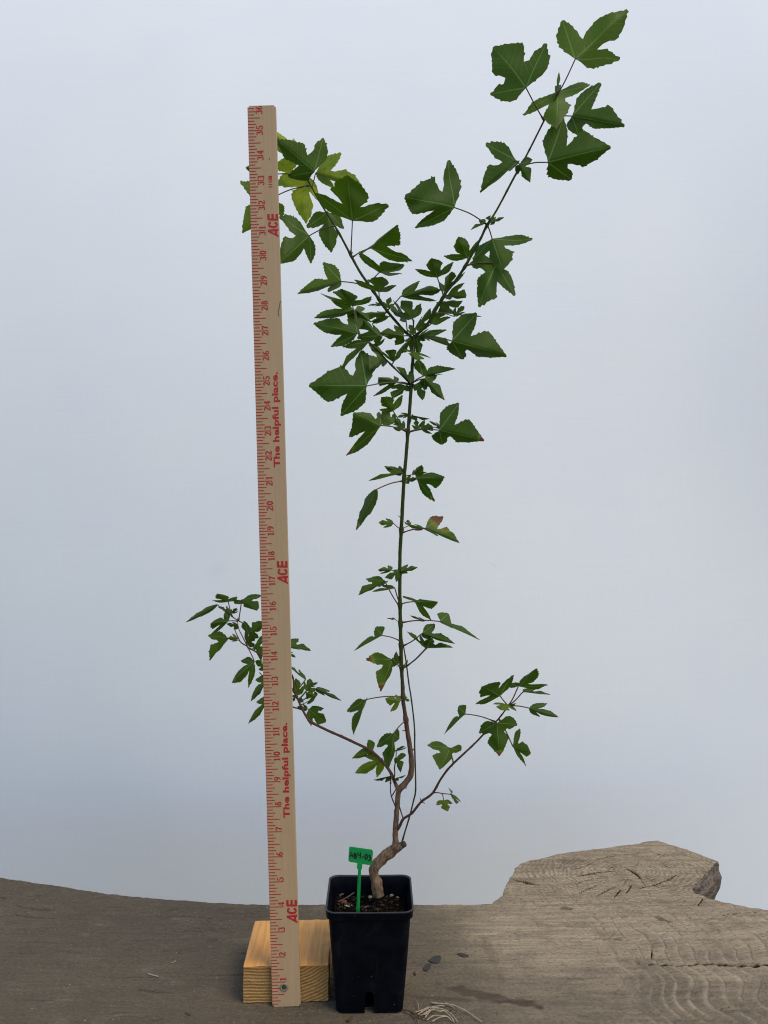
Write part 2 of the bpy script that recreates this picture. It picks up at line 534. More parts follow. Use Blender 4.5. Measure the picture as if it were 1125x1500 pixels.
def build_slab():
    rng = random.Random(4)
    rear = [(0, 1285), (60, 1293), (120, 1303), (150, 1308), (200, 1314), (260, 1318), (330, 1322), (400, 1324), (480, 1325), (600, 1325), (680, 1324),
            (722, 1323), (737, 1311), (742, 1297), (752, 1285), (753, 1274), (764, 1267), (800, 1260), (820, 1254), (880, 1246), (940, 1238),
            (963, 1235), (972, 1238), (1010, 1249), (1034, 1259), (1052, 1265), (1047, 1272), (1030, 1284), (1013, 1299),
            (1014, 1308), (1040, 1316), (1066, 1322), (1100, 1328), (1125, 1332)]
    pts = [ground(*p) for p in rear]
    poly = [(-0.86, -0.26), (-0.80, 0.30), (-0.66, 0.315)] + [(p.x, p.y) for p in pts] + [(0.60, 0.19), (0.82, 0.16), (0.86, -0.22), (0.3, -0.265), (-0.3, -0.25)]
    dens = []
    n = len(poly)
    for i in range(n):
        a, b = np.array(poly[i]), np.array(poly[(i + 1) % n])
        L = np.linalg.norm(b - a)
        k = max(1, int(L / 0.004))
        nr = np.array([-(b - a)[1], (b - a)[0]]) / (L + 1e-9)
        for j in range(k):
            p = a + (b - a) * j / k
            q = noise.noise(Vector((p[0] * 38, p[1] * 38, 1.3))) * (0.0036 if p[0] > 0.14 and p[1] > 0.2 else 0.0018) + noise.noise(Vector((p[0] * 150, p[1] * 150, 5.3))) * 0.0016
            dens.append(p + nr * q)
    P = np.array(dens)
    fine = 0.00118
    xs = np.concatenate([np.linspace(-0.87, -0.55, 24)[:-1], np.arange(-0.55, 0.55, fine), np.linspace(0.55, 0.87, 24)])
    ys = np.concatenate([np.linspace(-0.28, -0.045, 26)[:-1], np.arange(-0.045, 0.40, fine)])
    X, Y = np.meshgrid(xs, ys)
    cx = (xs[:-1] + xs[1:]) / 2
    cy = (ys[:-1] + ys[1:]) / 2
    inside = np.zeros((len(cy), len(cx)), bool)
    x1, y1 = P[:, 0], P[:, 1]
    x2, y2 = np.roll(x1, -1), np.roll(y1, -1)
    for r, yy in enumerate(cy):                       # scanline fill of the outline
        hit = ((y1 > yy) != (y2 > yy))
        xc = np.sort(x1[hit] + (yy - y1[hit]) / (y2[hit] - y1[hit]) * (x2[hit] - x1[hit]))
        for k in range(0, len(xc) - 1, 2):
            inside[r, (cx > xc[k]) & (cx < xc[k + 1])] = True
    used = np.zeros(X.shape, bool)
    used[:-1, :-1] |= inside; used[1:, :-1] |= inside; used[:-1, 1:] |= inside; used[1:, 1:] |= inside
    full = np.zeros(X.shape, int)
    pad = np.pad(inside, 1)
    full = pad[:-1, :-1].astype(int) + pad[1:, :-1] + pad[:-1, 1:] + pad[1:, 1:]
    bound = used & (full < 4)
    idx = -np.ones(X.shape, int)
    idx[used] = np.arange(used.sum())
    vx, vy = X[used].copy(), Y[used].copy()
    bm_ = bound[used]
    bi = np.where(bm_)[0]
    for s in range(0, len(bi), 400):                  # snap the rim onto the outline
        b = bi[s:s + 400]
        d = (vx[b][:, None] - P[None, :, 0]) ** 2 + (vy[b][:, None] - P[None, :, 1]) ** 2
        k = d.argmin(1)
        ok = d[np.arange(len(b)), k] < 0.02 ** 2
        vx[b[ok]] = 0.15 * vx[b[ok]] + 0.85 * P[k[ok], 0]
        vy[b[ok]] = 0.15 * vy[b[ok]] + 0.85 * P[k[ok], 1]
    # ---- fields
    def vnoise(x, y, seed):
        """value noise on arrays"""
        rs = np.random.RandomState(seed)
        tab = rs.rand(256, 256)
        xi, yi = np.floor(x).astype(int), np.floor(y).astype(int)
        fx, fy = x - xi, y - yi
        fx = fx * fx * (3 - 2 * fx); fy = fy * fy * (3 - 2 * fy)
        g = lambda a, b: tab[a % 256, b % 256]
        return (g(xi, yi) * (1 - fx) * (1 - fy) + g(xi + 1, yi) * fx * (1 - fy) + g(xi, yi + 1) * (1 - fx) * fy + g(xi + 1, yi + 1) * fx * fy)
    sstep = lambda v, a, b: np.clip((v - a) / (b - a), 0, 1) ** 2 * (3 - 2 * np.clip((v - a) / (b - a), 0, 1))
    w1 = vnoise(vx * 22, vy * 22, 1) - 0.5
    w2 = vnoise(vx * 70, vy * 70, 2) - 0.5
    dxk, dyk = vx - KNOT.x, vy - KNOT.y
    rk = np.sqrt((dxk * 0.62) ** 2 + dyk ** 2)
    ring = rk + 0.010 * w1 + 0.003 * w2
    ring_mask = (1 - sstep(rk, 0.06, 0.15)) * sstep(vy, 0.12, 0.22)
    # terraces where the saw cut across the growth rings, right of the middle
    ph = vx + 0.22 * (vy - 0.07) * sstep(vy, 0.06, 0.20) + 0.008 * np.sin(vy * 80 + 1.0) * (1 - sstep(vy, 0.06, 0.12)) + 0.016 * w1 + 0.0035 * w2
    tm = sstep(vx, 0.19, 0.30) * (1 - sstep(vy, 0.16, 0.24)) + 0.55 * sstep(vx, 0.14, 0.2) * (1 - sstep(vx, 0.26, 0.32)) * sstep(vy, 0.15, 0.2) * (1 - sstep(vy, 0.26, 0.3))
    tm = np.clip(tm, 0, 1)
    fr = (ph / 0.0165) % 1.0
    terr = np.where(fr < 0.82, fr / 0.82, (1 - fr) / 0.18)
    Z = 0.0019 * (terr - 0.5) * tm * (0.6 + 0.8 * vnoise(vx * 40, vy * 30, 5))
    crest = np.exp(-((fr - 0.72) / 0.16) ** 2) * tm * np.clip(2.2 * vnoise(vx * 34, vy * 26, 22) - 0.45, 0.05, 1) * (0.4 + 0.9 * vnoise(vx * 90, vy * 60, 21))
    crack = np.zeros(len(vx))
    terrace_line = np.exp(-((fr - 0.93) / 0.09) ** 2) * tm
    Z += 0.0030 * (vnoise(vx * 6, vy * 9, 3) - 0.5) * sstep(vy, 0.02, 0.10)
    Z += 0.0010 * (vnoise(vx * 12, vy * 60, 4) - 0.5)
    Z += 0.0005 * (vnoise(vx * 45, vy * 260, 6) - 0.5)
    Z += 0.0004 * (vnoise(vx * 330, vy * 330, 7) - 0.5)
    # the lobe with the knot swells a little and rounds off at its rim
    Z += 0.003 * sstep(vy, 0.20, 0.34) * sstep(vx, 0.12, 0.22)
    # ---- cracks (photograph pixels, width mm, depth mm)
    cracks = [([(930, 1410), (960, 1412), (1000, 1413), (1037, 1411), (1065, 1413), (1095, 1415), (1125, 1413), (1150, 1412)], 2.7, 9),
              ([(838, 1287), (870, 1281), (902, 1279)], 2.4, 9), ([(915, 1274), (925, 1279), (933, 1284), (940, 1290)], 2.4, 9),
              ([(838, 1276), (855, 1272), (866, 1268)], 1.0, 6), ([(845, 1295), (865, 1290), (880, 1288)], 1.0, 5),
              ([(848, 1307), (862, 1302), (874, 1298)], 1.0, 6), ([(873, 1312), (890, 1304), (902, 1299)], 1.2, 7),
              ([(899, 1315), (904, 1309), (909, 1303)], 1.2, 7), ([(926, 1297), (921, 1303), (916, 1309)], 0.9, 5),
              ([(931, 1303), (955, 1298), (978, 1290), (995, 1282)], 1.0, 5), ([(752, 1289), (770, 1293), (790, 1297)], 3.0, 10),
              ([(1055, 1339), (1085, 1337), (1112, 1335)], 1.2, 6), ([(820, 1436), (900, 1431), (990, 1434)], 0.7, 1.6),
              ([(965, 1450), (1000, 1452), (1050, 1451)], 0.7, 2), ([(960, 1253), (966, 1255), (975, 1256)], 2.4, 8),
              ([(870, 1264), (890, 1259), (930, 1254), (960, 1250)], 0.9, 4), ([(995, 1405), (930, 1402), (860, 1398)], 0.6, 1.5),
              ([(20, 1324), (55, 1331), (85, 1333)], 0.9, 3), ([(20, 1338), (50, 1343), (80, 1345)], 0.9, 3), ([(0, 1311), (8, 1314)], 1.2, 3),
              ([(200, 1449), (225, 1452), (255, 1455)], 1.1, 2.5), ([(305, 1360), (320, 1363)], 1.2, 2), ([(760, 1352), (800, 1355), (850, 1358)], 0.6, 1.4),
              ([(1075, 1475), (1050, 1479), (1105, 1481)], 0.8, 2), ([(1021, 1327), (1027, 1319), (1029, 1315)], 0.9, 4), ([(955, 1391), (954, 1403)], 1.2, 3)]
    crng = random.Random(77)
    for k in range(150):                              # fine drying checks along the grain
        gx, gy = crng.uniform(-0.5, 0.52), crng.uniform(-0.03, 0.24)
        ln_ = crng.uniform(0.012, 0.075)
        sl = 0.10 * (-gx - 0.25) if gx < -0.25 else crng.uniform(-0.03, 0.03)
        to_px = lambda x, y: (562.5 + x * F / (y + D0), 750.0 + CAMZ * F / (y + D0))
        cracks.append(([to_px(gx + ln_ * q, gy - sl * ln_ * q + 0.0012 * crng.uniform(-1, 1)) for q in (0, .33, .66, 1)], crng.uniform(0.5, 0.95), crng.uniform(0.8, 2.2)))
    for k in range(46):                               # radial and ring checks round the knot
        a_ = crng.uniform(0, 2 * math.pi)
        r0, r1 = crng.uniform(0.012, 0.07), 0
        r1 = r0 + crng.uniform(0.008, 0.03)
        if k % 2:
            pl = [(KNOT.x + 1.5 * q * math.cos(a_), KNOT.y + q * math.sin(a_)) for q in (r0, (r0 + r1) / 2, r1)]
        else:
            pl = [(KNOT.x + 1.6 * r0 * math.cos(a_ + d), KNOT.y + r0 * math.sin(a_ + d)) for d in (0, .15, .3, .45)]
        cracks.append(([(562.5 + x * F / (y + D0), 750.0 + CAMZ * F / (y + D0)) for x, y in pl], crng.uniform(0.6, 1.0), crng.uniform(1.0, 2.8)))
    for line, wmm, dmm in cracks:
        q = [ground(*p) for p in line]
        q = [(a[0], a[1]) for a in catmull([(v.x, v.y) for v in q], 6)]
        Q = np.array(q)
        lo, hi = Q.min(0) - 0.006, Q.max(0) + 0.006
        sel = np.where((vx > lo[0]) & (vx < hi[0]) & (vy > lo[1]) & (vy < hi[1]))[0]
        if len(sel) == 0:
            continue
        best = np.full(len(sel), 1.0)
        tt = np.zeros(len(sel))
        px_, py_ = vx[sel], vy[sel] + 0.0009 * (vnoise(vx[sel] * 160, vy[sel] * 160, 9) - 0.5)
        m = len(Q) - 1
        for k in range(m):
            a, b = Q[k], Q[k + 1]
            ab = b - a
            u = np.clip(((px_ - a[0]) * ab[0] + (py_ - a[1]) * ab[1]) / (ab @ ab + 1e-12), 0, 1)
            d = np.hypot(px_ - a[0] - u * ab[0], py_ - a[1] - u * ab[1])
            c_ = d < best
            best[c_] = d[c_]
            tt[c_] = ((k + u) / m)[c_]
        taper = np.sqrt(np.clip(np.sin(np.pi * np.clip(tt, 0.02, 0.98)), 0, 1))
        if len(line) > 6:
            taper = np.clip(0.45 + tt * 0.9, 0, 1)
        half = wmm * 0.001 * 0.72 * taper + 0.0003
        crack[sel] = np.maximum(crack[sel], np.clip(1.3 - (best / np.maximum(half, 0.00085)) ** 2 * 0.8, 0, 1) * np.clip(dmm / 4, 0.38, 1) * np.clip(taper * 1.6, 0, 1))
        Z[sel] -= dmm * 0.001 * taper * np.clip(1 - (best / half) ** 2, 0, 1)
    # ---- stains that soaked into the wood
    stain = np.zeros(len(vx))
    def blob(px, py, rx, ry, ang=0.0, k=1.0):
        g = ground(px, py)
        dx, dy = vx - g.x, vy - g.y
        ca, sa = math.cos(ang), math.sin(ang)
        d = np.sqrt(((dx * ca + dy * sa) / rx) ** 2 + ((-dx * sa + dy * ca) / ry) ** 2) + 0.9 * (vnoise(vx * 120, vy * 200, 11) - 0.5)
        np.maximum(stain, k * (1 - sstep(d, 0.65, 1.1)), out=stain)
    blob(722, 1460, 0.058, 0.008, -0.36, 1.0)
    blob(650, 1462, 0.05, 0.004, -0.10, 0.65)
    blob(752, 1466, 0.022, 0.006, -0.1, 0.8)
    blob(829, 1331, 0.008, 0.005, 0, 0.7)
    blob(969, 1346, 0.014, 0.004, -0.6, 0.75)
    blob(720, 1400, 0.006, 0.05, 0.1, 0.25)
    blob(975, 1322, 0.009, 0.006, 0, 0.4)
    blob(840, 1265, 0.02, 0.012, 0, 0.35)
    blob(310, 1377, 0.010, 0.005, 0.2, 0.6)
    blob(253, 1332, 0.009, 0.004, 0.4, 0.6)
    blob(330, 1330, 0.012, 0.003, 0.1, 0.5)
    blob(215, 1450, 0.03, 0.003, -0.2, 0.4)
    warm = sstep(vx + 0.10 * (vnoise(vx * 14, vy * 18, 12) - 0.5), -0.02, 0.18) * (0.35 + 0.65 * sstep(vy + 0.05 * (vnoise(vx * 20, vy * 20, 13) - 0.5), -0.01, 0.13))
    # ---- mesh
    nv = len(vx)
    r_, c_ = np.where(inside)
    quads = np.stack([idx[r_, c_], idx[r_, c_ + 1], idx[r_ + 1, c_ + 1], idx[r_ + 1, c_]], 1)
    Ztop = Z.copy()
    # rim edges: grid edges that border exactly one kept cell
    edges = []
    H = pad  # padded mask: H[r+1,c+1] = inside[r,c]
    rr, cc = np.where(H[1:-1, 1:-1] & ~H[:-2, 1:-1]); edges += list(zip(idx[rr, cc + 1], idx[rr, cc]))
    rr, cc = np.where(H[1:-1, 1:-1] & ~H[2:, 1:-1]); edges += list(zip(idx[rr + 1, cc], idx[rr + 1, cc + 1]))
    rr, cc = np.where(H[1:-1, 1:-1] & ~H[1:-1, :-2]); edges += list(zip(idx[rr, cc], idx[rr + 1, cc]))
    rr, cc = np.where(H[1:-1, 1:-1] & ~H[1:-1, 2:]); edges += list(zip(idx[rr + 1, cc + 1], idx[rr, cc + 1]))
    ring_ids = {int(b): k for k, b in enumerate(bi)}
    nb = len(bi)
    cen = np.array([0.0, 0.05])
    nearest_n = np.zeros((nb, 2))
    # outward direction from the outline itself
    tx = np.roll(P[:, 0], -1) - np.roll(P[:, 0], 1)
    ty = np.roll(P[:, 1], -1) - np.roll(P[:, 1], 1)
    L = np.hypot(tx, ty) + 1e-9
    area = 0.5 * np.sum(P[:, 0] * np.roll(P[:, 1], -1) - np.roll(P[:, 0], -1) * P[:, 1])
    sgn = 1.0 if area > 0 else -1.0
    on = np.stack([ty / L * sgn, -tx / L * sgn], 1)
    for s in range(0, nb, 400):
        b = bi[s:s + 400]
        d = (vx[b][:, None] - P[None, :, 0]) ** 2 + (vy[b][:, None] - P[None, :, 1]) ** 2
        nearest_n[s:s + 400] = on[d.argmin(1)]
    rings_v = []
    for lev, (dz, out) in enumerate([(-0.004, 0.0012), (-0.012, 0.002), (-0.022, 0.003), (-0.034, 0.0025), (-0.048, -0.002), (-0.062, -0.010)]):
        rv = np.zeros((nb, 3))
        wob = 0.009 * (vnoise(vx[bi] * 60 + lev * 0.8, vy[bi] * 60 + lev * 1.9, 15) - 0.5) + 0.003 * (vnoise(vx[bi] * 190, vy[bi] * 190 + lev * 5, 16) - 0.5)
        rv[:, 0] = vx[bi] + nearest_n[:, 0] * (out + wob)
        rv[:, 1] = vy[bi] + nearest_n[:, 1] * (out + wob)
        rv[:, 2] = Ztop[bi] + dz
        rings_v.append(rv)
    allv = np.concatenate([np.stack([vx, vy, Ztop], 1)] + rings_v)
    wall = []
    for a, b in edges:
        a, b = int(a), int(b)
        ka, kb = ring_ids[a], ring_ids[b]
        pa, pb = a, b
        for lev in range(6):
            na, nb_ = nv + lev * nb + ka, nv + lev * nb + kb
            wall.append((pb, pa, na, nb_)[::-1])
            pa, pb = na, nb_
    faces = np.concatenate([quads, np.array(wall, int)])
    me = bpy.data.meshes.new('wood_slab')
    me.vertices.add(len(allv))
    me.vertices.foreach_set('co', allv.astype(np.float32).ravel())
    me.loops.add(faces.size)
    me.loops.foreach_set('vertex_index', faces.astype(np.int32).ravel())
    me.polygons.add(len(faces))
    me.polygons.foreach_set('loop_start', np.arange(0, faces.size, 4, dtype=np.int32))
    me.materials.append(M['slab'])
    me.materials.append(M['bark'])
    mi = np.zeros(len(faces), np.int32)
    mi[len(quads):] = 1
    me.polygons.foreach_set('material_index', mi)
    me.polygons.foreach_set('use_smooth', np.ones(len(faces), bool))
    me.update(calc_edges=True)
    padv = np.zeros(len(allv) - nv)
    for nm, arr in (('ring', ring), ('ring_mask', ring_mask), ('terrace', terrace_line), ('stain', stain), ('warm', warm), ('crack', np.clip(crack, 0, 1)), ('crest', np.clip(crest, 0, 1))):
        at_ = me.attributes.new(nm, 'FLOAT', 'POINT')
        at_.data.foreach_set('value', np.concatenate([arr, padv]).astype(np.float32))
    o = link('wood_slab', me)
    o['kind'] = 'structure'
    return o
build_slab()

# ------------------------------------------------------------------ wood block behind the yardstick
def build_block():
    bm = bmesh.new()
    W, Dp, Hh = 0.0885, 0.089, 0.0385
    nx, ny, nz = 14, 10, 7
    rng = random.Random(3)
    bmesh.ops.create_cube(bm, size=1.0)
    bmesh.ops.subdivide_edges(bm, edges=bm.edges[:], cuts=9, use_grid_fill=True)
    for v in bm.verts:
        edge = sum(abs(abs(c) - 0.5) < 1e-4 for c in v.co)
        x, y, z = v.co.x * W, v.co.y * Dp, (v.co.z + 0.5) * Hh
        q = Vector((x, y, z))
        if edge >= 2:                                   # worn arrises
            s = 0.0011 + 0.0007 * noise.noise(q * 120)
            x -= math.copysign(s, x) if abs(abs(v.co.x) - 0.5) < 1e-4 else 0
            z -= s if v.co.z > 0.49 else 0
        if v.co.y < -0.49:
            y += 0.0006 * noise.noise(q * 300)
            if v.co.z < -0.49:
                z += 0.0008 + 0.0008 * noise.noise(q * 260)
        v.co = (x, y, z)
    for f in bm.faces:
        f.normal_update()
        f.material_index = 1 if abs(f.normal.y) > 0.8 else 0
    me = bm_mesh('wood_block', bm, False)
    me.materials.append(M['pine'])
    me.materials.append(M['pine_end'])
    o = link('wood_block', me)
    o.location = (-0.1018, 0.0062 + 0.089 / 2, 0.0005)
    o.rotation_euler = (0, 0, R(2.0))
    tag(o, 'short orange pine block with rough sawn end grain behind the yardstick', 'block')
    return o
build_block()

# ------------------------------------------------------------------ yardstick with its printing
INCH = 0.0254
STICK_W, STICK_T, STICK_L = 0.0287, 0.0045, 36.0 * INCH

class Print:
    """flat lettering collected in reading space, then laid on the yardstick's face"""
    def __init__(self):
        self.v, self.f, self.lay = [], [], 0
    def ribbon(self, pts, thick, thin=None, closed=False):
        thin = thick if thin is None else thin
        n = len(pts)
        base = len(self.v)
        self.lay += 1
        for i in range(n):
            a = pts[i - 1] if (i > 0 or closed) else pts[i]
            b = pts[(i + 1) % n] if (i < n - 1 or closed) else pts[i]
            d = Vector((b[0] - a[0], b[1] - a[1]))
            d = d.normalized() if d.length > 0 else Vector((1, 0))
            w = thin + (thick - thin) * abs(d.y)
            nx, ny = -d.y * w / 2, d.x * w / 2
            self.v += [(pts[i][0] + nx, pts[i][1] + ny, self.lay), (pts[i][0] - nx, pts[i][1] - ny, self.lay)]
        for i in range(n if closed else n - 1):
            j = (i + 1) % n
            self.f.append((base + 2 * i, base + 2 * i + 1, base + 2 * j + 1, base + 2 * j))
    def poly(self, pts):
        self.lay += 1
        b = len(self.v)
        self.v += [(p[0], p[1], self.lay) for p in pts]
        self.f.append(tuple(range(b, b + len(pts))))

def arc(cx, cy, rx, ry, a0, a1, n=12):
    return [(cx + rx * math.cos(R(a0 + (a1 - a0) * k / n)), cy + ry * math.sin(R(a0 + (a1 - a0) * k / n))) for k in range(n + 1)]

def digit(pr, ch, ox, oy, s):
    T, t = 0.20, 0.10
    g = lambda pts: [(ox + x * s, oy + y * s) for x, y in pts]
    rib = lambda pts, a=T, b=t, c=False: pr.ribbon(g(pts), a * s, b * s, c)
    if ch == '0':
        rib(arc(.30, .5, .20, .45, 0, 345, 23), T, t, True)
    elif ch == '1':
        rib([(.31, .98), (.31, .02)], .21, .21); rib([(.10, .04), (.52, .04)], .09, .09); rib([(.08, .78), (.31, .95)], .10, .10)
    elif ch == '2':
        rib(arc(.29, .71, .19, .24, 165, -35) + [(.30, .36), (.08, .08)]); rib([(.06, .07), (.56, .07)], .15, .15); rib([(.54, .05), (.56, .24)], .08, .08)
    elif ch == '3':
        rib(arc(.27, .74, .19, .21, 155, -80)); rib(arc(.27, .27, .22, .23, 82, -160))
    elif ch == '4':
        rib([(.40, .98), (.05, .30)], .10, .10); rib([(.03, .28), (.60, .28)], .10, .10); rib([(.42, .98), (.42, .03)], .20, .20); rib([(.26, .04), (.58, .04)], .08, .08)
    elif ch == '5':
        rib([(.13, .93), (.53, .93)], .14, .14); rib([(.14, .95), (.12, .52)], .09, .09); rib(arc(.26, .30, .23, .26, 125, -160))
    elif ch == '6':
        rib(arc(.30, .28, .20, .24, 0, 345, 23), T * .9, t, True); rib(arc(.48, .36, .37, .58, 85, 185))
    elif ch == '7':
        rib([(.07, .91), (.58, .91)], .16, .16); rib([(.08, .96), (.08, .72)], .07, .07); rib([(.54, .88), (.34, .48), (.27, .02)], .19, .12)
    elif ch == '8':
        rib(arc(.30, .74, .16, .20, 0, 345, 19), T * .8, t, True); rib(arc(.30, .27, .20, .23, 0, 345, 23), T, t, True)
    elif ch == '9':
        rib(arc(.30, .71, .20, .23, 0, 345, 23), T * .9, t, True); rib(arc(.12, .64, .37, .58, 5, -85))

def lay_print(pr, name, u, vbase, parent, mat, bend=0.0):
    """reading space x -> along the stick upwards, y -> towards the stick's left edge; u, vbase in inches"""
    me = pydata(name, [((vbase - y) * INCH - STICK_W / 2, -0.00012 - lay * 0.000012, (u + x) * INCH) for x, y, lay in pr.v], pr.f, False)
    bm = bmesh.new()
    bm.from_mesh(me)
    for f in bm.faces:
        f.normal_update()
        if f.normal.y > 0:
            f.normal_flip()
    bm.to_mesh(me)
    bm.free()
    return link(name, me, mat, parent)

def font_print(text, size, bold=0.0, shear=0.0, space=1.0):
    cu = bpy.data.curves.new('txt', 'FONT')
    cu.body = text
    cu.size = size
    cu.offset = bold
    cu.shear = shear
    cu.space_character = space
    cu.resolution_u = 3
    ob = bpy.data.objects.new('txt', cu)
    COL.objects.link(ob)
    dg = bpy.context.evaluated_depsgraph_get()
    me = ob.evaluated_get(dg).to_mesh()
    pr = Print()
    pr.v = [(v.co.x, v.co.y, 1) for v in me.vertices]
    pr.f = [tuple(p.vertices) for p in me.polygons]
    ob.evaluated_get(dg).to_mesh_clear()
    bpy.data.objects.remove(ob)
    bpy.data.curves.remove(cu)
    return pr

def fit(pr, length):
    xs = [v[0] for v in pr.v]
    a, b = min(xs), max(xs)
    pr.v = [((v[0] - a) * length / (b - a), v[1], v[2]) for v in pr.v]
    return pr

def build_yardstick():
    root = bpy.data.objects.new('yardstick', None)
    COL.objects.link(root)
    root.empty_display_size = 0.05
    root.location = at(419.5, 1475.5, D0) + Vector((0, 0, 0.0004))
    root.rotation_euler = (0, R(-1.58), 0)
    tag(root, 'tall bare wood yardstick with red numbers standing upright beside the black pot', 'yardstick')
    bm = bmesh.new()
    bmesh.ops.create_cube(bm, size=1.0)
    for v in bm.verts:
        v.co = (v.co.x * STICK_W, (v.co.y + 0.5) * STICK_T, (v.co.z + 0.5) * STICK_L)
    bmesh.ops.bevel(bm, geom=[e for e in bm.edges if abs(e.verts[0].co.y - e.verts[1].co.y) > 0.001], offset=0.0016, segments=3, affect='EDGES')
    bmesh.ops.bevel(bm, geom=bm.edges[:], offset=0.00035, segments=1, affect='EDGES')
    me = bm_mesh('stick', bm)
    link('stick', me, M['stick'], root)
    pr = Print()
    rng = random.Random(8)
    for k in range(1, 36 * 8):
        u = k / 8
        L = 0.58 if k % 8 == 0 else 0.49 if k % 4 == 0 else 0.335 if k % 2 == 0 else 0.255
        L += rng.uniform(-0.012, 0.012)
        pr.ribbon([(u, 1.13), (u, 1.13 - L)], 0.034, 0.034)
    lay = Print()
    lay.v = [(x, y, 1) for x, y, l in pr.v]
    lay.f = pr.f
    lay_print(lay, 'graduation_marks', 0, 1.13, root, M['ink'])
    for n in range(1, 37):
        s = str(n)
        p = Print()
        h = 0.262
        if len(s) == 1:
            digit(p, s, 0.035, 0, h)
        else:
            digit(p, s[0], -0.60 * h - 0.035, 0, h)
            digit(p, s[1], 0.045 if n < 36 else -0.02, 0, h)
            if n == 36:
                p.v = [(x - 0.155, y, l) for x, y, l in p.v]
        lay_print(p, 'printed_number', n, 0.592, root, M['ink'])
    for u0 in (3.33, 16.86, 30.72):
        p = Print()
        h = 0.345
        S = lambda pts: [(x * h, y * h * 1.22) for x, y in pts]
        p.poly(S([(0, 0), (.26, 0), (.86, 1.0), (.66, 1.0)]))
        p.poly(S([(.66, 1.0), (.90, 1.0), (1.0, 0), (.72, 0)]))
        p.poly(S([(.30, .12), (.80, .12), (.80, .34), (.42, .34)]))
        p.ribbon(S([(1.74, .70), (1.66, .84), (1.48, .89), (1.30, .82), (1.20, .60), (1.18, .36), (1.26, .17), (1.42, .11), (1.60, .15), (1.70, .32)]), .26 * h, .22 * h)
        p.poly(S([(1.92, 0), (2.16, 0), (2.22, 1.0), (1.98, 1.0)]))
        for y in (0.0, .39, .78):
            p.poly(S([(2.15, y), (2.70, y), (2.71, y + .22), (2.16, y + .22)]))
        lay_print(p, 'printed_logo', u0, 1.10, root, M['ink'])
    for u0 in (7.54, 21.54):
        p = fit(font_print('The helpful place.', 0.335, 0.012, 0, 1.04), 3.80)
        lay_print(p, 'printed_slogan', u0, 0.90, root, M['ink'])
    p = fit(font_print('11158', 0.19, 0.008), 0.46)
    lay_print(p, 'printed_code', 32.72, 0.90, root, M['ink'])
    p = Print()
    p.ribbon([(0, 0), (.18, .03), (.36, -.02), (.62, -.075)], 0.045, 0.03)
    lay_print(p, 'pencil_stroke', 27.55, 1.03, root, M['pencil'])
    p = Print()
    p.ribbon([(0, 0), (.10, .0)], 0.025)
    lay_print(p, 'pencil_stroke', 33.80, 0.83, root, M['pencil'])
    # screw with its brass washer
    def disc(name, r0, r1, y0, y1, mat, parent, seg=28):
        bm = bmesh.new()
        prof = [(r0, y0), (r0 + (r1 - r0) * 0.25, y1), (r0 + (r1 - r0) * 0.8, y1), (r1, y0 + (y1 - y0) * 0.2), (r1, 0.0)]
        rows = []
        for r, y in prof:
            rows.append([bm.verts.new((r * math.cos(2 * math.pi * k / seg), y, r * math.sin(2 * math.pi * k / seg))) for k in range(seg)])
        for a, b in zip(rows, rows[1:]):
            for k in range(seg):
                bm.faces.new((a[k], a[(k + 1) % seg], b[(k + 1) % seg], b[k]))
        if r0 < 1e-3:
            bm.faces.new(rows[0])
        return link(name, bm_mesh(name, bm, True), mat, parent)
    sc = disc('screw', 0.0021, 0.0043, -0.0002, -0.0009, M['brass'], root)
    sc.location = ((0.475) * INCH - STICK_W / 2 + 0.0005, 0, 0.79 * INCH)
    hd = disc('screw_head', 0.0006, 0.0020, -0.0001, -0.0010, M['steel'], sc)
    return root
build_yardstick()

# ------------------------------------------------------------------ pot, soil and what lies in it
POT_D = 0.7595                                   # distance to the rim's front edge
POT_W = 0.0888
POT_H = 0.1065
POT_C = Vector(((541.2 - 562.5) * (POT_D + 0.02) / F, POT_D + 0.9 * POT_W / 2 - D0, 0.0))
POT_TW = R(0.6)

def rsq(w, r, z, seg=6, bow=0.0):
    """rounded square ring"""
    pts = []
    h = w / 2
    for qx, qy, a0 in ((1, 1, 0), (-1, 1, 90), (-1, -1, 180), (1, -1, 270)):
        for k in range(seg + 1):
            a = R(a0 + 90 * k / seg)
            pts.append((qx * (h - r) + r * math.cos(a), qy * (h - r) + r * math.sin(a), z))
        # straight side, several points so that the rim can sag a little
        nx_, ny_ = [( -1, 1), (-1, -1), (1, -1), (1, 1)][[(1, 1), (-1, 1), (-1, -1), (1, -1)].index((qx, qy))]
        p0 = pts[-1]
        q = {(1, 1): (-(h - r), h), (-1, 1): (-h, -(h - r)), (-1, -1): ((h - r), -h), (1, -1): (h, (h - r))}[(qx, qy)]
        for k in range(1, 6):
            t = k / 6
            pts.append((p0[0] + (q[0] - p0[0]) * t, p0[1] + (q[1] - p0[1]) * t, z - bow * math.sin(math.pi * t)))
    return pts

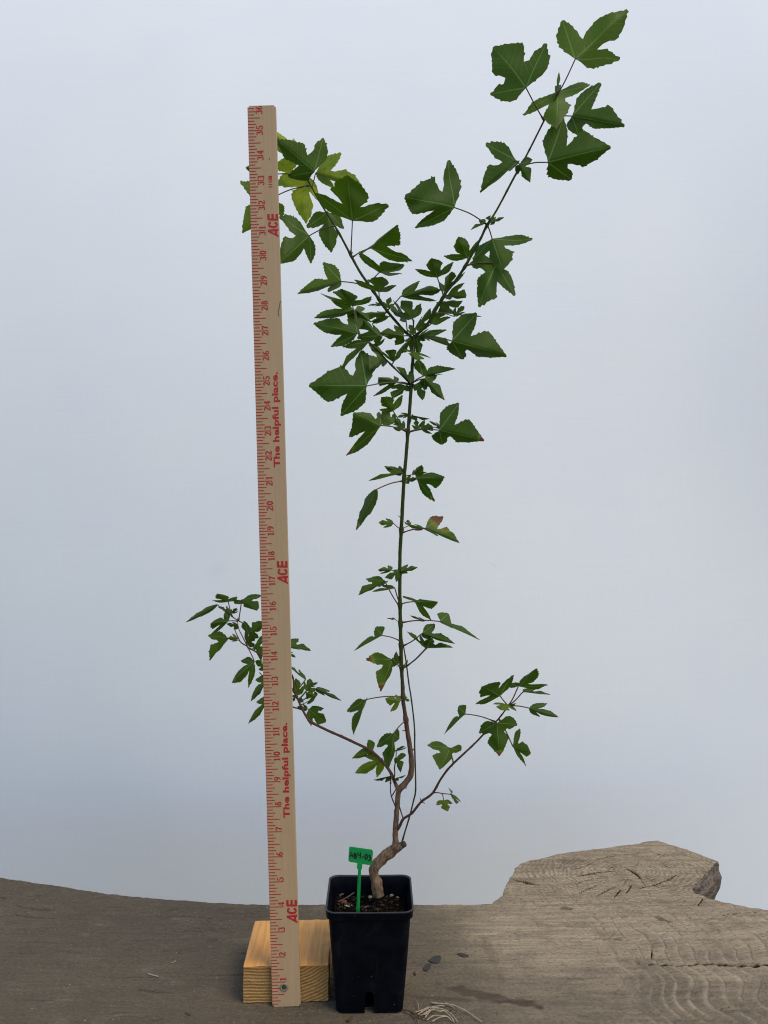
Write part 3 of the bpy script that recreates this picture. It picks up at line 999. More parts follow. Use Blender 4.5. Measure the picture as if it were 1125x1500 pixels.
def build_pot():
    root = bpy.data.objects.new('nursery_pot', None)
    COL.objects.link(root)
    root.empty_display_size = 0.03
    root.location = POT_C
    root.rotation_euler = (0, 0, POT_TW)
    root.scale = (1, 0.90, 1)
    tag(root, 'square black plastic nursery pot holding the maple sapling', 'pot')
    wt, wb = POT_W, 0.0672
    rows = [rsq(wb - 0.004, 0.006, 0.0), rsq(wb, 0.0075, 0.0016), rsq(wb + (wt - 0.006 - wb) * 0.5, 0.0085, POT_H * 0.45),
            rsq(wt - 0.0068, 0.0095, POT_H - 0.0105), rsq(wt - 0.0024, 0.0100, POT_H - 0.0085), rsq(wt - 0.0004, 0.0105, POT_H - 0.0010, 6, 0.0002),
            rsq(wt - 0.0002, 0.0105, POT_H, 6, 0.0004), rsq(wt - 0.0030, 0.0095, POT_H, 6, 0.0004), rsq(wt - 0.0042, 0.0092, POT_H - 0.001, 6, 0.0003),
            rsq(wt - 0.0095, 0.0085, POT_H - 0.012), rsq(wb - 0.003, 0.007, 0.003)]
    bm = bmesh.new()
    vr = [[bm.verts.new(p) for p in row] for row in rows]
    n = len(rows[0])
    for q, (a, b) in enumerate(zip(vr, vr[1:])):
        for k in range(n):
            fc = bm.faces.new((a[k], a[(k + 1) % n], b[(k + 1) % n], b[k]))
            fc.material_index = 1 if q in (5, 6, 7) else 0
    bm.faces.new(vr[0][::-1])
    bm.faces.new(vr[-1])
    me = bm_mesh('pot_wall', bm, False)
    tmp = link('pot_wall', me, [M['pot'], M['rim']], root)
    # drain slots cut through the foot of each side
    bm = bmesh.new()
    for k in range(2):
        prof = []
        w, h = 0.0092, 0.0235
        prof = [(-w / 2 - .0008, -0.01), (w / 2 + .0008, -0.01), (w / 2 - .0006, h - 0.003), (w / 2 - 0.0025, h), (-w / 2 + 0.0025, h), (-w / 2 + .0006, h - 0.003)]
        Lh = 0.06
        f_ = [bm.verts.new((x, -Lh, z) if k == 0 else (-Lh, x, z)) for x, z in prof]
        b_ = [bm.verts.new((x, -0.022, z) if k == 0 else (-0.022, x, z)) for x, z in prof]
        m = len(prof)
        bm.faces.new(f_)
        bm.faces.new(b_[::-1])
        for i in range(m):
            bm.faces.new((f_[i], b_[i], b_[(i + 1) % m], f_[(i + 1) % m]))
    bmesh.ops.recalc_face_normals(bm, faces=bm.faces[:])
    cm = bpy.data.meshes.new('cut')
    bm.to_mesh(cm)
    bm.free()
    cutter = bpy.data.objects.new('cut', cm)
    COL.objects.link(cutter)
    cutter.parent = root
    md = tmp.modifiers.new('slot', 'BOOLEAN')
    md.operation = 'DIFFERENCE'
    md.object = cutter
    md.solver = 'EXACT'
    dg = bpy.context.evaluated_depsgraph_get()
    new = bpy.data.meshes.new_from_object(tmp.evaluated_get(dg))
    tmp.modifiers.clear()
    tmp.data = new
    new.name = 'pot_wall'
    bpy.data.objects.remove(cutter)
    new.polygons.foreach_set('use_smooth', [True] * len(new.polygons))
    new.set_sharp_from_angle(angle=R(32))
    return root
build_pot()

SOIL_Z = POT_H - 0.021
def soil_h(x, y):
    q = Vector((x, y, 0))
    return SOIL_Z + 0.004 * noise.noise(q * 45) + 0.0022 * noise.noise(q * 130 + Vector((3, 0, 0))) + 0.0014 * noise.noise(q * 330)

def build_soil():
    n = 84
    w = POT_W - 0.0135
    verts, faces = [], []
    for j in range(n):
        for i in range(n):
            x, y = (i / (n - 1) - 0.5) * w, (j / (n - 1) - 0.5) * w
            r = 0.008                                    # keep inside the rounded corners
            ex, ey = max(0, abs(x) - (w / 2 - r)), max(0, abs(y) - (w / 2 - r))
            d = math.hypot(ex, ey)
            if d > r:
                x = math.copysign(w / 2 - r + ex * r / d, x)
                y = math.copysign(w / 2 - r + ey * r / d, y)
            verts.append((x, y, soil_h(x, y) + 0.002 * abs(noise.noise(Vector((x, y, 9)) * 500))))
    for j in range(n - 1):
        for i in range(n - 1):
            faces.append((j * n + i, j * n + i + 1, (j + 1) * n + i + 1, (j + 1) * n + i))
    # crumbs of peat and perlite on top
    rng = random.Random(12)
    for k in range(420):
        x, y = rng.uniform(-0.035, 0.035), rng.uniform(-0.035, 0.035)
        s = rng.uniform(0.0005, 0.0016)
        c = Vector((x, y, soil_h(x, y) + s * 0.7 + 0.0006))
        b = len(verts)
        for d in ((1, 0, 0), (-1, 0, 0), (0, 1, 0), (0, -1, 0), (0, 0, 1), (0, 0, -1)):
            verts.append(c + Vector(d) * s * rng.uniform(0.5, 1.2))
        for f in ((0, 2, 4), (2, 1, 4), (1, 3, 4), (3, 0, 4), (2, 0, 5), (1, 2, 5), (3, 1, 5), (0, 3, 5)):
            faces.append(tuple(b + i for i in f))
    nf = len(faces)
    for k in range(150):                                 # bark pieces and fibres worked into the peat
        x, y = rng.uniform(-0.034, 0.034), rng.uniform(-0.034, 0.034)
        L, w = (rng.uniform(0.003, 0.008), 0.0004) if k % 3 == 0 else (rng.uniform(0.0012, 0.0036), rng.uniform(0.0008, 0.0018))
        c = Vector((x, y, soil_h(x, y) + w * 0.8 + 0.0012))
        rot = Matrix.Rotation(rng.uniform(0, 6.3), 3, 'Z') @ Matrix.Rotation(rng.uniform(-.35, .35), 3, 'Y')
        b = len(verts)
        for d in ((1, 0, 0), (-1, 0, 0), (0, 1, 0), (0, -1, 0), (0, 0, 1), (0, 0, -1)):
            q = Vector((d[0] * L, d[1] * w, d[2] * w * 0.8)) * rng.uniform(0.7, 1.2)
            q = rot @ q
            q.x = max(-0.036 - c.x, min(0.036 - c.x, q.x)); q.y = max(-0.036 - c.y, min(0.036 - c.y, q.y))
            verts.append(c + q)
        for f in ((0, 2, 4), (2, 1, 4), (1, 3, 4), (3, 0, 4), (2, 0, 5), (1, 2, 5), (3, 1, 5), (0, 3, 5)):
            faces.append(tuple(b + i for i in f))
    me = pydata('potting_soil', verts, faces, False)
    o = link('potting_soil', me, [M['soil'], M['barkbit']])
    for i in range(nf, len(me.polygons)):
        me.polygons[i].material_index = 1
    o.location = POT_C
    o.scale = (1, 0.90, 1)
    o.rotation_euler = (0, 0, POT_TW)
    o['kind'] = 'stuff'
    tag(o, 'dark crumbly potting soil filling the black pot', 'soil')
build_soil()

def soil_point(px, py):
    """where the sight line through a pixel meets the soil"""
    lo, hi = 0.70, 0.95
    for k in range(40):
        m = (lo + hi) / 2
        p = at(px, py, m)
        if p.z > SOIL_Z:
            lo = m
        else:
            hi = m
    p = at(px, py, lo)
    p.z = soil_h(p.x - POT_C.x, p.y - POT_C.y)
    return p

def lump(name, mat, p, size, seed, label, cat, group=None, flat=0.6, rz=0.0, sink=0.75):
    bm = bmesh.new()
    bmesh.ops.create_icosphere(bm, subdivisions=2, radius=1.0)
    for v in bm.verts:
        k = 1 + 0.35 * noise.noise(v.co * 1.3 + Vector((seed, 0, 0))) + 0.15 * noise.noise(v.co * 3.1 + Vector((0, seed, 0)))
        v.co = Vector((v.co.x * size[0], v.co.y * size[1], v.co.z * size[2])) * k
    o = link(name, bm_mesh(name, bm, False), mat)
    o.location = p + Vector((0, 0, size[2] * sink))
    o.rotation_euler = (0.2 * math.sin(seed), 0.2 * math.cos(seed), rz)
    tag(o, label, cat, group)
    return o

lump('pebble', M['pebble'], soil_point(542, 1318), (0.0024, 0.0020, 0.0016), 1.2, 'small bright white pebble just left of the trunk base', 'pebble')
lump('pebble', M['pebble'], soil_point(573.5, 1311), (0.0036, 0.0028, 0.0022), 2.7, 'larger pale pebble right of the trunk in the soil', 'pebble')
lump('pebble', M['pebble'], soil_point(582, 1313.5), (0.0018, 0.0015, 0.0012), 4.1, 'tiny pale pebble touching the larger one right of the trunk', 'pebble')
lump('shell_chip', M['pebble'], soil_point(510.5, 1330), (0.0050, 0.0026, 0.0012), 5.9, 'cream coloured curved chip at the front left of the soil', 'chip', None, 0.5, 0.45)
lump('reddish_stone', M['redstone'], soil_point(504, 1324), (0.0040, 0.0032, 0.0024), 7.3, 'dark reddish stone at the left of the soil', 'stone')
lump('wood_chip', M['chip'], soil_point(538, 1327), (0.0066, 0.0022, 0.0012), 8.8, 'flat tan wood chip in front of the trunk', 'chip', None, 0.4, 0.1)

def stick_obj(name, pts3, r, mat, label, cat, group=None, seg=7):
    c = catmull([tuple(p) for p in pts3], 5)
    n = len(c)
    rad = [r * (0.8 + 0.35 * noise.noise(Vector(p) * 400)) for p in c]
    v, f = tube(c, rad, seg)
    o0 = Vector(pts3[0])
    o = link(name, pydata(name, [Vector(q) - o0 for q in v], f), mat, None, o0)
    tag(o, label, cat, group)
    return o

up = lambda p, h: p + Vector((0, 0, h))
stick_obj('dry_twig', [up(soil_point(497, 1314), .0015), up(soil_point(512, 1309), .003), up(soil_point(525, 1303), .0045), up(soil_point(537, 1297), .006)], 0.0013, M['twig'],
          'longest dry twig lying across the soil behind the green tag', 'twig')
stick_obj('dry_twig', [up(soil_point(495, 1322), .0012), up(soil_point(507, 1317), .002), up(soil_point(519, 1312), .0025)], 0.0009, M['twig'],
          'short thin dry twig in the soil left of the green tag', 'twig')
stick_obj('dry_twig', [up(soil_point(532, 1309), .0016), up(soil_point(540, 1306), .002), up(soil_point(549, 1303), .0022)], 0.0010, M['twig'],
          'dark short twig lying between the green tag and the trunk', 'twig')
stick_obj('dry_twig', [up(soil_point(585, 1302), .002), up(soil_point(592, 1296), .005), up(soil_point(598, 1295), .006), up(soil_point(600, 1305), .004)], 0.0005, M['twig'],
          'thin bent root fibre in the right rear corner of the pot', 'root')

# ------------------------------------------------------------------ green tag
def build_tag():
    root = bpy.data.objects.new('plant_tag', None)
    COL.objects.link(root)
    Dt = 0.7685
    foot = at(523.4, 1349, Dt)
    root.location = foot
    root.empty_display_size = 0.02
    tag(root, 'bright green plastic plant tag with black handwriting stuck in the pot', 'tag')
    def plate(name, pts, th, bev, mat, parent):
        bm = bmesh.new()
        f_ = [bm.verts.new(p - foot) for p in pts]
        b_ = [bm.verts.new(p - foot + Vector((0, th, 0))) for p in pts]
        m = len(pts)
        bm.faces.new(f_); bm.faces.new(b_[::-1])
        for i in range(m):
            bm.faces.new((f_[i], b_[i], b_[(i + 1) % m], f_[(i + 1) % m]))
        bmesh.ops.recalc_face_normals(bm, faces=bm.faces[:])
        if bev:
            bmesh.ops.bevel(bm, geom=[e for e in bm.edges if abs(e.verts[0].co.y - e.verts[1].co.y) > th * 0.5], offset=bev, segments=3, affect='EDGES')
        return link(name, bm_mesh(name, bm), mat, parent)
    TL, TR, BR, BL = (511.4, 1240.3), (546.6, 1245.4), (544.6, 1268.0), (510.2, 1262.2)
    head = plate('tag_head', [at(p[0], p[1], Dt) for p in (TL, TR, BR, BL)], 0.0012, 0.0010, M['tag'], root)
    plate('collar', [at(p[0], p[1], Dt - 0.0008) for p in ((523.4, 1264.2), (531.0, 1265.4), (530.2, 1273.0), (528.6, 1274.6), (524.4, 1274.0), (522.7, 1272.0))], 0.0026, 0.0003, M['tag'], root)
    plate('stake', [at(p[0], p[1], Dt) for p in ((524.6, 1273), (529.0, 1273.5), (528.2, 1300), (526.2, 1346), (523.4, 1356), (521.4, 1346), (523.4, 1300))], 0.0012, 0.0, M['tag'], root)
    plate('stake_rib', [at(p[0], p[1], Dt - 0.0006) for p in ((526.2, 1273.4), (527.4, 1273.5), (524.5, 1345), (523.3, 1345))], 0.0012, 0.0, M['tag'], root)
    ring = arc(526.3, 1270.3, 1.9, 1.9, 0, 340, 16)
    S = [[(512.0, 1256.0), (514.8, 1247.8), (517.0, 1255.6)], [(512.9, 1253.2), (516.4, 1253.4)],
         [(518.8, 1250.0), (519.0, 1257.0)], [(518.8, 1250.0), (521.3, 1250.6), (521.0, 1253.0), (519.2, 1253.4), (522.0, 1254.2), (521.6, 1257.0), (519.0, 1257.2)],
         [(524.4, 1248.8), (524.2, 1252.6), (527.8, 1252.8)], [(528.0, 1248.6), (527.8, 1257.2)], [(530.2, 1255.2), (532.6, 1255.5)],
         [(537.8, 1252.5), (536.3, 1251.4), (534.9, 1253.6), (534.8, 1257.2), (536.2, 1258.8), (537.7, 1257.2), (538.1, 1254.4), (537.6, 1252.3)],
         [(539.8, 1253.4), (541.6, 1252.8), (542.6, 1254.0), (541.2, 1255.6), (543.0, 1257.0), (542.8, 1259.4), (540.8, 1260.4), (539.4, 1259.8)]]
    pr = Print()
    for k, s in enumerate(S):
        c = catmull([(x, -y) for x, y in s], 4) if len(s) > 3 else s and [(x, -y) for x, y in s]
        pr.ribbon([(p[0], p[1]) for p in c], 1.8, 1.8)
    me = pydata('handwriting', [at(x, -y, Dt - 0.0002 - lay * 0.00001) - foot for x, y, lay in pr.v], pr.f, False)
    link('handwriting', me, M['marker'], head)
    return root
build_tag()

# ------------------------------------------------------------------ litter on the slab
def flake(name, pts, mat, label, cat, group=None, th=0.0004, curl=0.0004):
    g = [ground(*p) for p in pts]
    c = sum(g, Vector()) / len(g)
    c.z = 0.0010
    bm = bmesh.new()
    dense = catmull([(p.x, p.y) for p in g] + [(g[0].x, g[0].y)], 4)[:-1]
    m = len(dense)
    top = [bm.verts.new((p[0] - c.x, p[1] - c.y, th + curl * 0.5)) for p in dense]
    bot = [bm.verts.new((p[0] - c.x, p[1] - c.y, curl * 0.4)) for p in dense]
    ct, cb = bm.verts.new((0, 0, th)), bm.verts.new((0, 0, 0))
    for i in range(m):
        j = (i + 1) % m
        bm.faces.new((ct, top[i], top[j]))
        bm.faces.new((cb, bot[j], bot[i]))
        bm.faces.new((top[i], bot[i], bot[j], top[j]))
    o = link(name, bm_mesh(name, bm), mat, None, c)
    tag(o, label, cat, group)
    return o

cv = lambda x, y: (540 + x / 6.25, 1380 + y / 6.25)
flake('slate_flake', [cv(545, 178), cv(600, 140), cv(660, 140), cv(645, 195), cv(590, 200)], M['flake'], 'largest slate grey flake on the slab right of the pot', 'flake')
flake('slate_flake', [cv(500, 245), cv(530, 212), cv(572, 214), cv(545, 268), cv(508, 270)], M['flake'], 'rounded slate grey flake nearest the pot on the slab', 'flake')
flake('slate_flake', [cv(806, 118), cv(850, 112), cv(918, 136), cv(870, 148)], M['flake'], 'thin pointed slate grey flake farthest right of the pot', 'flake')
flake('dark_crumb', [cv(415, 280), cv(432, 296), cv(434, 312), cv(420, 310)], M['rootdark'], 'tiny dark crumb on the slab close to the right side of the pot', 'crumb', None, 0.0012)
flake('dark_crumb', [(508, 1495), (513, 1494), (517, 1491), (514, 1497), (509, 1498)], M['rootdark'], 'dark curled crumb on the slab in front of the pot', 'crumb', None, 0.0012)

def on_slab(pts, r, name, mat, label, cat, hs=None):
    p3 = []
    for k, q in enumerate(pts):
        g = ground(*q)
        g.z = r + 0.0006 + (hs[k] if hs else 0)
        p3.append(g)
    return stick_obj(name, p3, r, mat, label, cat)
on_slab([(217, 1428), (224, 1430), (232, 1432)], 0.0006, 'white_splinter', M['whitebit'], 'short white splinter lying on the slab left of the pine block', 'splinter')
on_slab([(250, 1412), (254, 1411), (258, 1408.5)], 0.0005, 'orange_splinter', M['tanbit'], 'tiny orange splinter on the slab above the white one', 'splinter')
on_slab([(272, 1484), (276, 1487.5), (280, 1487.5)], 0.0006, 'curved_stem_bit', M['rootdark'], 'tiny dark curved stem bit on the slab front left', 'stem')

def build_roots():
    root = bpy.data.objects.new('dry_root_tuft', None)
    COL.objects.link(root)
    o0 = ground(632, 1490)
    root.location = o0
    tag(root, 'tuft of dry straw coloured roots on the slab at the front right of the pot', 'roots')
    q = lambda x, y: (590 + x / 6.618, 1440 + y / 6.618)
    strands = [([q(270, 207), q(340, 222), q(430, 232), q(500, 250), q(570, 280), q(640, 315), q(700, 355), q(765, 396)], .0008, 'root'),
               ([q(110, 175), q(130, 215), q(150, 255), q(155, 285)], .00035, 'root'), ([q(120, 300), q(180, 295), q(250, 275), q(300, 285), q(370, 290), q(440, 315), q(490, 350), q(530, 395)], .0007, 'root'),
               ([q(130, 330), q(200, 300), q(270, 270), q(350, 250), q(410, 240)], .0006, 'root'), ([q(160, 350), q(230, 320), q(300, 310), q(360, 330), q(400, 320), q(470, 370), q(500, 400)], .0007, 'root'),
               ([q(200, 370), q(260, 320), q(300, 290), q(330, 240)], .0005, 'root'), ([q(230, 380), q(300, 350), q(380, 350), q(440, 340)], .0006, 'root'),
               ([q(280, 395), q(350, 390), q(430, 380), q(480, 392)], .0007, 'root'), ([q(150, 325), q(220, 345), q(260, 300), q(310, 270)], .0005, 'root'),
               ([q(-10, 285), q(30, 295), q(80, 315), q(110, 335), q(190, 358), q(235, 370)], .0008, 'rootdark'), ([q(80, 305), q(110, 340), q(135, 390), q(150, 430)], .0007, 'rootdark'),
               ([q(445, 300), q(480, 308), q(525, 292)], .0007, 'rootdark'), ([q(240, 240), q(235, 290), q(215, 340)], .0003, 'root'), ([q(400, 195), q(440, 230), q(500, 262)], .0004, 'root')]
    for k, (pts, r, m) in enumerate(strands):
        p3 = []
        n = len(pts)
        for i, p in enumerate(pts):
            g = ground(*p)
            g.z = 0.0012 + r + 0.0045 * math.sin(math.pi * i / (n - 1)) * (0.3 + 0.7 * ((k * 37) % 10) / 10)
            p3.append(tuple(g - o0))
        c = catmull(p3, 5)
        rad = [r * (0.75 + 0.4 * noise.noise(Vector(p) * 500 + Vector((k, 0, 0)))) * (1 - 0.35 * i / len(c)) for i, p in enumerate(c)]
        v, f = tube(c, [q * 1.35 for q in rad], 6)
        link('root_strand', pydata('root_strand', v, f), M[m], root)
build_roots()

# ------------------------------------------------------------------ the maple sapling
PLANT_D = 0.806
plant = bpy.data.objects.new('maple_sapling', None)
COL.objects.link(plant)
plant.empty_display_size = 0.05
PL0 = soil_point(552, 1306)
PL0.y = PLANT_D - D0
plant.location = PL0
tag(plant, 'young forked maple sapling with lobed green leaves growing in the black pot', 'sapling')

# branch data: photograph pixels x, y, radius in pixels, depth behind the plant's plane in mm, woodiness 0..1
BRANCHES = {
 'trunk': [(554, 1312, 8.6, 0, 1), (553, 1303, 8.2, 0, 1), (552, 1293, 8.4, 0, 1), (547.5, 1281, 7.0, 0, 1), (549, 1271, 7.6, 0, 1), (556, 1262, 8.0, 0, 1), (564, 1254, 8.0, 0, 1),
           (573, 1247, 7.9, 0, 1), (579, 1241, 6.6, 0, 1), (579.5, 1233, 4.6, 0, 1), (579, 1222, 4.2, 0, .95), (580, 1205, 3.9, 0, .92), (581.5, 1185, 3.8, 0, .9), (583, 1165, 3.8, 0, .9),
           (585.5, 1156, 4.7, 0, .9), (592, 1149, 4.5, 0, .88), (599, 1140, 4.4, -1, .88), (602.5, 1130, 4.1, -2, .86), (602.6, 1112, 3.7, -3, .8), (600, 1092, 3.6, -3, .75), (597, 1073, 3.4, -3, .66),
           (594, 1050, 3.0, -3, .5), (591, 1030, 2.9, -3, .36), (589.5, 1000, 2.8, -2, .2), (588, 970, 2.8, -2, .12), (587, 930, 2.7, -1, .06), (586, 890, 2.6, 0, .04), (585.6, 850, 2.6, 0, .03),
           (586, 810, 2.6, 0, .02), (588.5, 765, 2.6, 0, 0), (591.3, 710, 2.6, 0, 0), (595.5, 660, 2.5, 0, 0), (598.5, 620, 2.5, 0, 0), (601.5, 580, 2.5, 0, 0), (603.8, 540, 2.5, 0, 0), (606, 510, 2.6, 0, 0), (606.5, 493, 2.8, 0, 0)],
 'stub': [(574, 1246, 6.5, 0, 1), (582, 1241.5, 6.3, -2, 1), (588, 1238.5, 5.4, -3, 1), (593.4, 1236, 4.4, -4, 1)],
 'sucker': [(588, 1237, 1.5, 0, .3), (593, 1219, 1.2, 1, .12), (600, 1196, 1.1, 2, .1), (606, 1172, 1.1, 2, .1), (608.6, 1160, 1.2, 2, .1), (608.8, 1140, 1.1, 2, .1), (607.5, 1098, 1.15, 2, .1), (607, 1064, 1.1, 3, .1),
            (602.4, 1023, 1.1, 4, .08), (599, 1002, 1.05, 4, .08), (594.8, 969, 1.0, 3, .08), (591, 946, .9, 1, .08)],
 'low_right': [(582, 1216, 2.2, 0, .8), (586, 1209, 2.3, -3, .7), (591, 1199.5, 1.9, -6, .6), (603.5, 1191, 1.9, -9, .55), (617, 1174.5, 1.8, -12, .5), (633.5, 1162, 1.8, -15, .5), (646.5, 1140, 1.6, -17, .5), (661.5, 1121, 1.6, -20, .48),
               (693.5, 1091, 1.4, -22, .45), (707.5, 1076.5, 1.35, -23, .42), (728.5, 1055, 1.2, -25, .38), (745, 1034, 1.0, -26, .3)],
 'low_right_spur': [(584, 1178, 1.1, 0, .6), (587, 1188, 1.0, -3, .6), (590.5, 1198.5, 1.0, -6, .6)],
 'low_right_twig': [(633.5, 1162, 1.0, -15, .5), (640, 1161, .8, -15, .4), (648, 1162.3, .75, -15, .4), (660, 1163.5, .6, -15, .35)],
 'low_left': [(583.5, 1158, 2.9, 0, .85), (578, 1145, 2.7, 2, .75), (571.5, 1130.5, 2.4, 4, .7), (558.5, 1113.5, 2.2, 8, .68), (542.8, 1099.5, 2.1, 12, .66), (522, 1089, 2.0, 17, .64), (501.7, 1079.5, 2.0, 22, .62),
              (480, 1070, 1.9, 26, .62), (457.6, 1058.7, 1.9, 31, .62), (451, 1053, 1.8, 33, .62), (443, 1039.5, 1.6, 35, .62), (436.3, 1024.5, 1.5, 37, .62), (431, 1010.7, 1.5, 39, .62), (427.7, 989, 1.3, 40, .62), (410, 974, 1.3, 42, .6),
              (384, 960, 1.2, 44, .6), (372, 953, 1.2, 45, .6), (362, 946.5, 1.2, 46, .6), (361.4, 932, 1.0, 46, .55), (356.5, 914.5, .9, 47, .5), (349.5, 909.5, .8, 47, .45), (339, 902.5, .7, 48, .4), (331, 892, .6, 48, .35)],
 'low_left_fork': [(442.7, 1039.5, 1.3, 35, .6), (436, 1037.5, 1.1, 38, .6), (428.5, 1035, 1.0, 42, .6), (415, 1022, .9, 44, .55), (398, 1005, .8, 46, .5), (380, 985, .7, 48, .45)],
 'low_left_spray': [(362, 946.5, 1.0, 46, .6), (353, 941, .9, 44, .55), (348.2, 932.5, .8, 43, .5), (343.6, 922, .6, 43, .45)],
 'low_left_spray_b': [(361, 944, .8, 47, .6), (355, 932, .7, 49, .55), (349.5, 920, .6, 50, .5), (347.5, 905, .5, 50, .45)],
 'side_twig': [(579, 1181, 1.0, -2, .55), (573.5, 1167, .95, -4, .55), (572, 1158, .8, -4, .5), (572, 1146, .7, -4, .45)],
 'side_twig_b': [(580, 1156, .9, -2, .55), (576, 1163, .9, -3, .55), (573.6, 1166.5, .8, -4, .5)],
 'red_twig': [(576, 1141, 1.0, 2, .5), (578.2, 1135, .9, -2, .5), (578, 1124, .9, -3, .5), (580, 1111, .7, -4, .45)],
 'up_left': [(606, 498, 2.4, 0, 0), (602, 493, 2.1, 1, 0), (591, 483.5, 2.0, 4, 0), (566.7, 455, 2.0, 11, 0), (556.7, 441, 2.0, 14, 0), (546.2, 425.5, 1.9, 17, 0), (528, 399.5, 1.8, 24, 0), (513.9, 374, 1.7, 30, 0),
             (495.7, 340, 1.4, 37, 0), (468, 295, 1.15, 44, 0), (448.8, 260, .9, 50, .02)],
 'up_right': [(606.5, 497, 2.4, 0, 0), (610, 491, 2.2, -1, 0), (620, 481.5, 2.0, -3, 0), (629.6, 469.5, 2.0, -5, 0), (641, 449, 2.0, -8, 0), (648.8, 436, 2.0, -10, 0), (655, 426.5, 1.9, -11, 0), (668, 410, 1.9, -13, 0),
              (682, 389, 1.9, -16, 0), (703, 351.5, 1.7, -19, 0), (712.5, 332, 1.8, -21, 0), (728.6, 306, 1.4, -23, 0), (753, 260, 1.5, -26, 0), (761.5, 246, 1.4, -27, 0), (775.5, 219.5, 1.3, -28, 0), (795.6, 179.5, 1.2, -29, 0),
              (803, 165, 1.0, -29, .02), (815.5, 141, .9, -30, .05)],
 'mid_shoot': [(606, 492, 1.5, 0, .1), (605.5, 481, 1.2, -2, .2), (606, 468, 1.0, -3, .25)],
 'lateral': [(601.5, 563, 1.4, 0, 0), (591, 552, 1.2, -6, .1), (573.6, 535, 1.2, -10, .1), (563, 524, 1.1, -13, 0), (553, 512.5, 1.1, -16, 0), (541, 503, 1.0, -18, 0), (526, 491, 1.0, -20, .1)],
}
BR3 = []          # sampled (px, py, depth) of every branch for hanging leaves on them
def build_branches():
    for name, rows in BRANCHES.items():
        smooth = catmull(rows, 9)
        pts, rad, wood = [], [], []
        for x, y, r, z, w in smooth:
            D = PLANT_D + z * 0.001
            p = at(x, y, D)
            pts.append(p - PL0)
            rad.append(max(0.0003, r * D / F))
            wood.append(float(np.clip(w, 0, 1)))
            BR3.append((x, y, D))
        seg = 14 if name in ('trunk', 'stub') else 8
        if name in ('trunk', 'up_left', 'up_right', 'lateral'):
            knots = dict(trunk=(563, 633, 701, 776, 838, 886, 914, 944, 977, 1021, 1054), up_left=(441, 426, 374, 340), up_right=(436, 389, 330, 246), lateral=(535, 512))[name]
            for i, q in enumerate(smooth):
                for ky in knots:
                    rad[i] *= 1 + 0.42 * math.exp(-((q[1] - ky) / 4.2) ** 2)
        # nodes: slight swellings along young wood
        if name not in ('stub', 'trunk'):
            for i in range(len(rad)):
                if i % 11 == 5:
                    rad[i] *= 1.16
        v, f = tube(pts, rad, seg, True, 0.20 if name in ('trunk', 'stub') else 0.08)
        me = pydata(name, v, f)
        a = me.attributes.new('woody', 'FLOAT', 'POINT')
        a.data.foreach_set('value', [w for w in wood for k in range(seg)])
        b = me.attributes.new('moss', 'FLOAT', 'POINT')
        mz = []
        for q in v:
            h = q.z
            mz.append(float(np.clip(1.3 - (h - 0.004) / 0.015, 0, 1)) if name == 'trunk' else 0.0)
        b.data.foreach_set('value', mz)
        c = me.attributes.new('cut', 'FLOAT', 'POINT')
        c.data.foreach_set('value', [1.0 if (name == 'stub' and i >= len(wood) * 0.72) else 0.0 for i in range(len(wood)) for k in range(seg)])
        kind = {'trunk': 'trunk', 'stub': 'cut_stub'}.get(name, 'twig' if ('twig' in name or 'spur' in name or 'spray' in name) else 'branch')
        o = link(kind, me, M['stem'], plant)
        if name == 'sucker':
            o['label'] = 'thin dark green whip rising from the cut stub'
build_branches()
# a few short thorns of broken petioles and buds on the stems
def build_buds():
    for k, (x, y, ax, ay, r) in enumerate([(604, 1099, 3.0, -1.5, 1.7), (592.5, 1071, -3.5, -1.0, .9), (617, 1173, -1.5, -4, .7), (619, 1176.5, 4, .5, .7), (609, 1162, -1.4, -1.0, 1.1), (594, 1153, 2, 2, 1.0), (501.5, 1078.5, -1, -2.6, 1.2),
                                           (585, 758, -2.5, -3, .6), (515.5, 372, 1.5, -3.0, .7), (693, 1090, 1, -2, .8), (662, 1121, 1.5, 1.5, .9)]):
        D = PLANT_D - 0.001
        b = min(BR3, key=lambda q: (q[0] - x) ** 2 + (q[1] - y) ** 2)
        D = b[2] - 0.0005
        p0, p1 = at(b[0], b[1], D) - PL0, at(x + ax, y + ay, D) - PL0
        pts = [p0.lerp(p1, t) for t in (0, .4, .8, 1)]
        v, f = tube(pts, [r * D / F * s for s in (1, 1.1, .8, .3)], 7)
        me = pydata('bud', v, f)
        me.attributes.new('woody', 'FLOAT', 'POINT').data.foreach_set('value', [0.75 if y > 1040 else 0.1] * len(v))
        link('bud', me, M['stem'], plant)
build_buds()

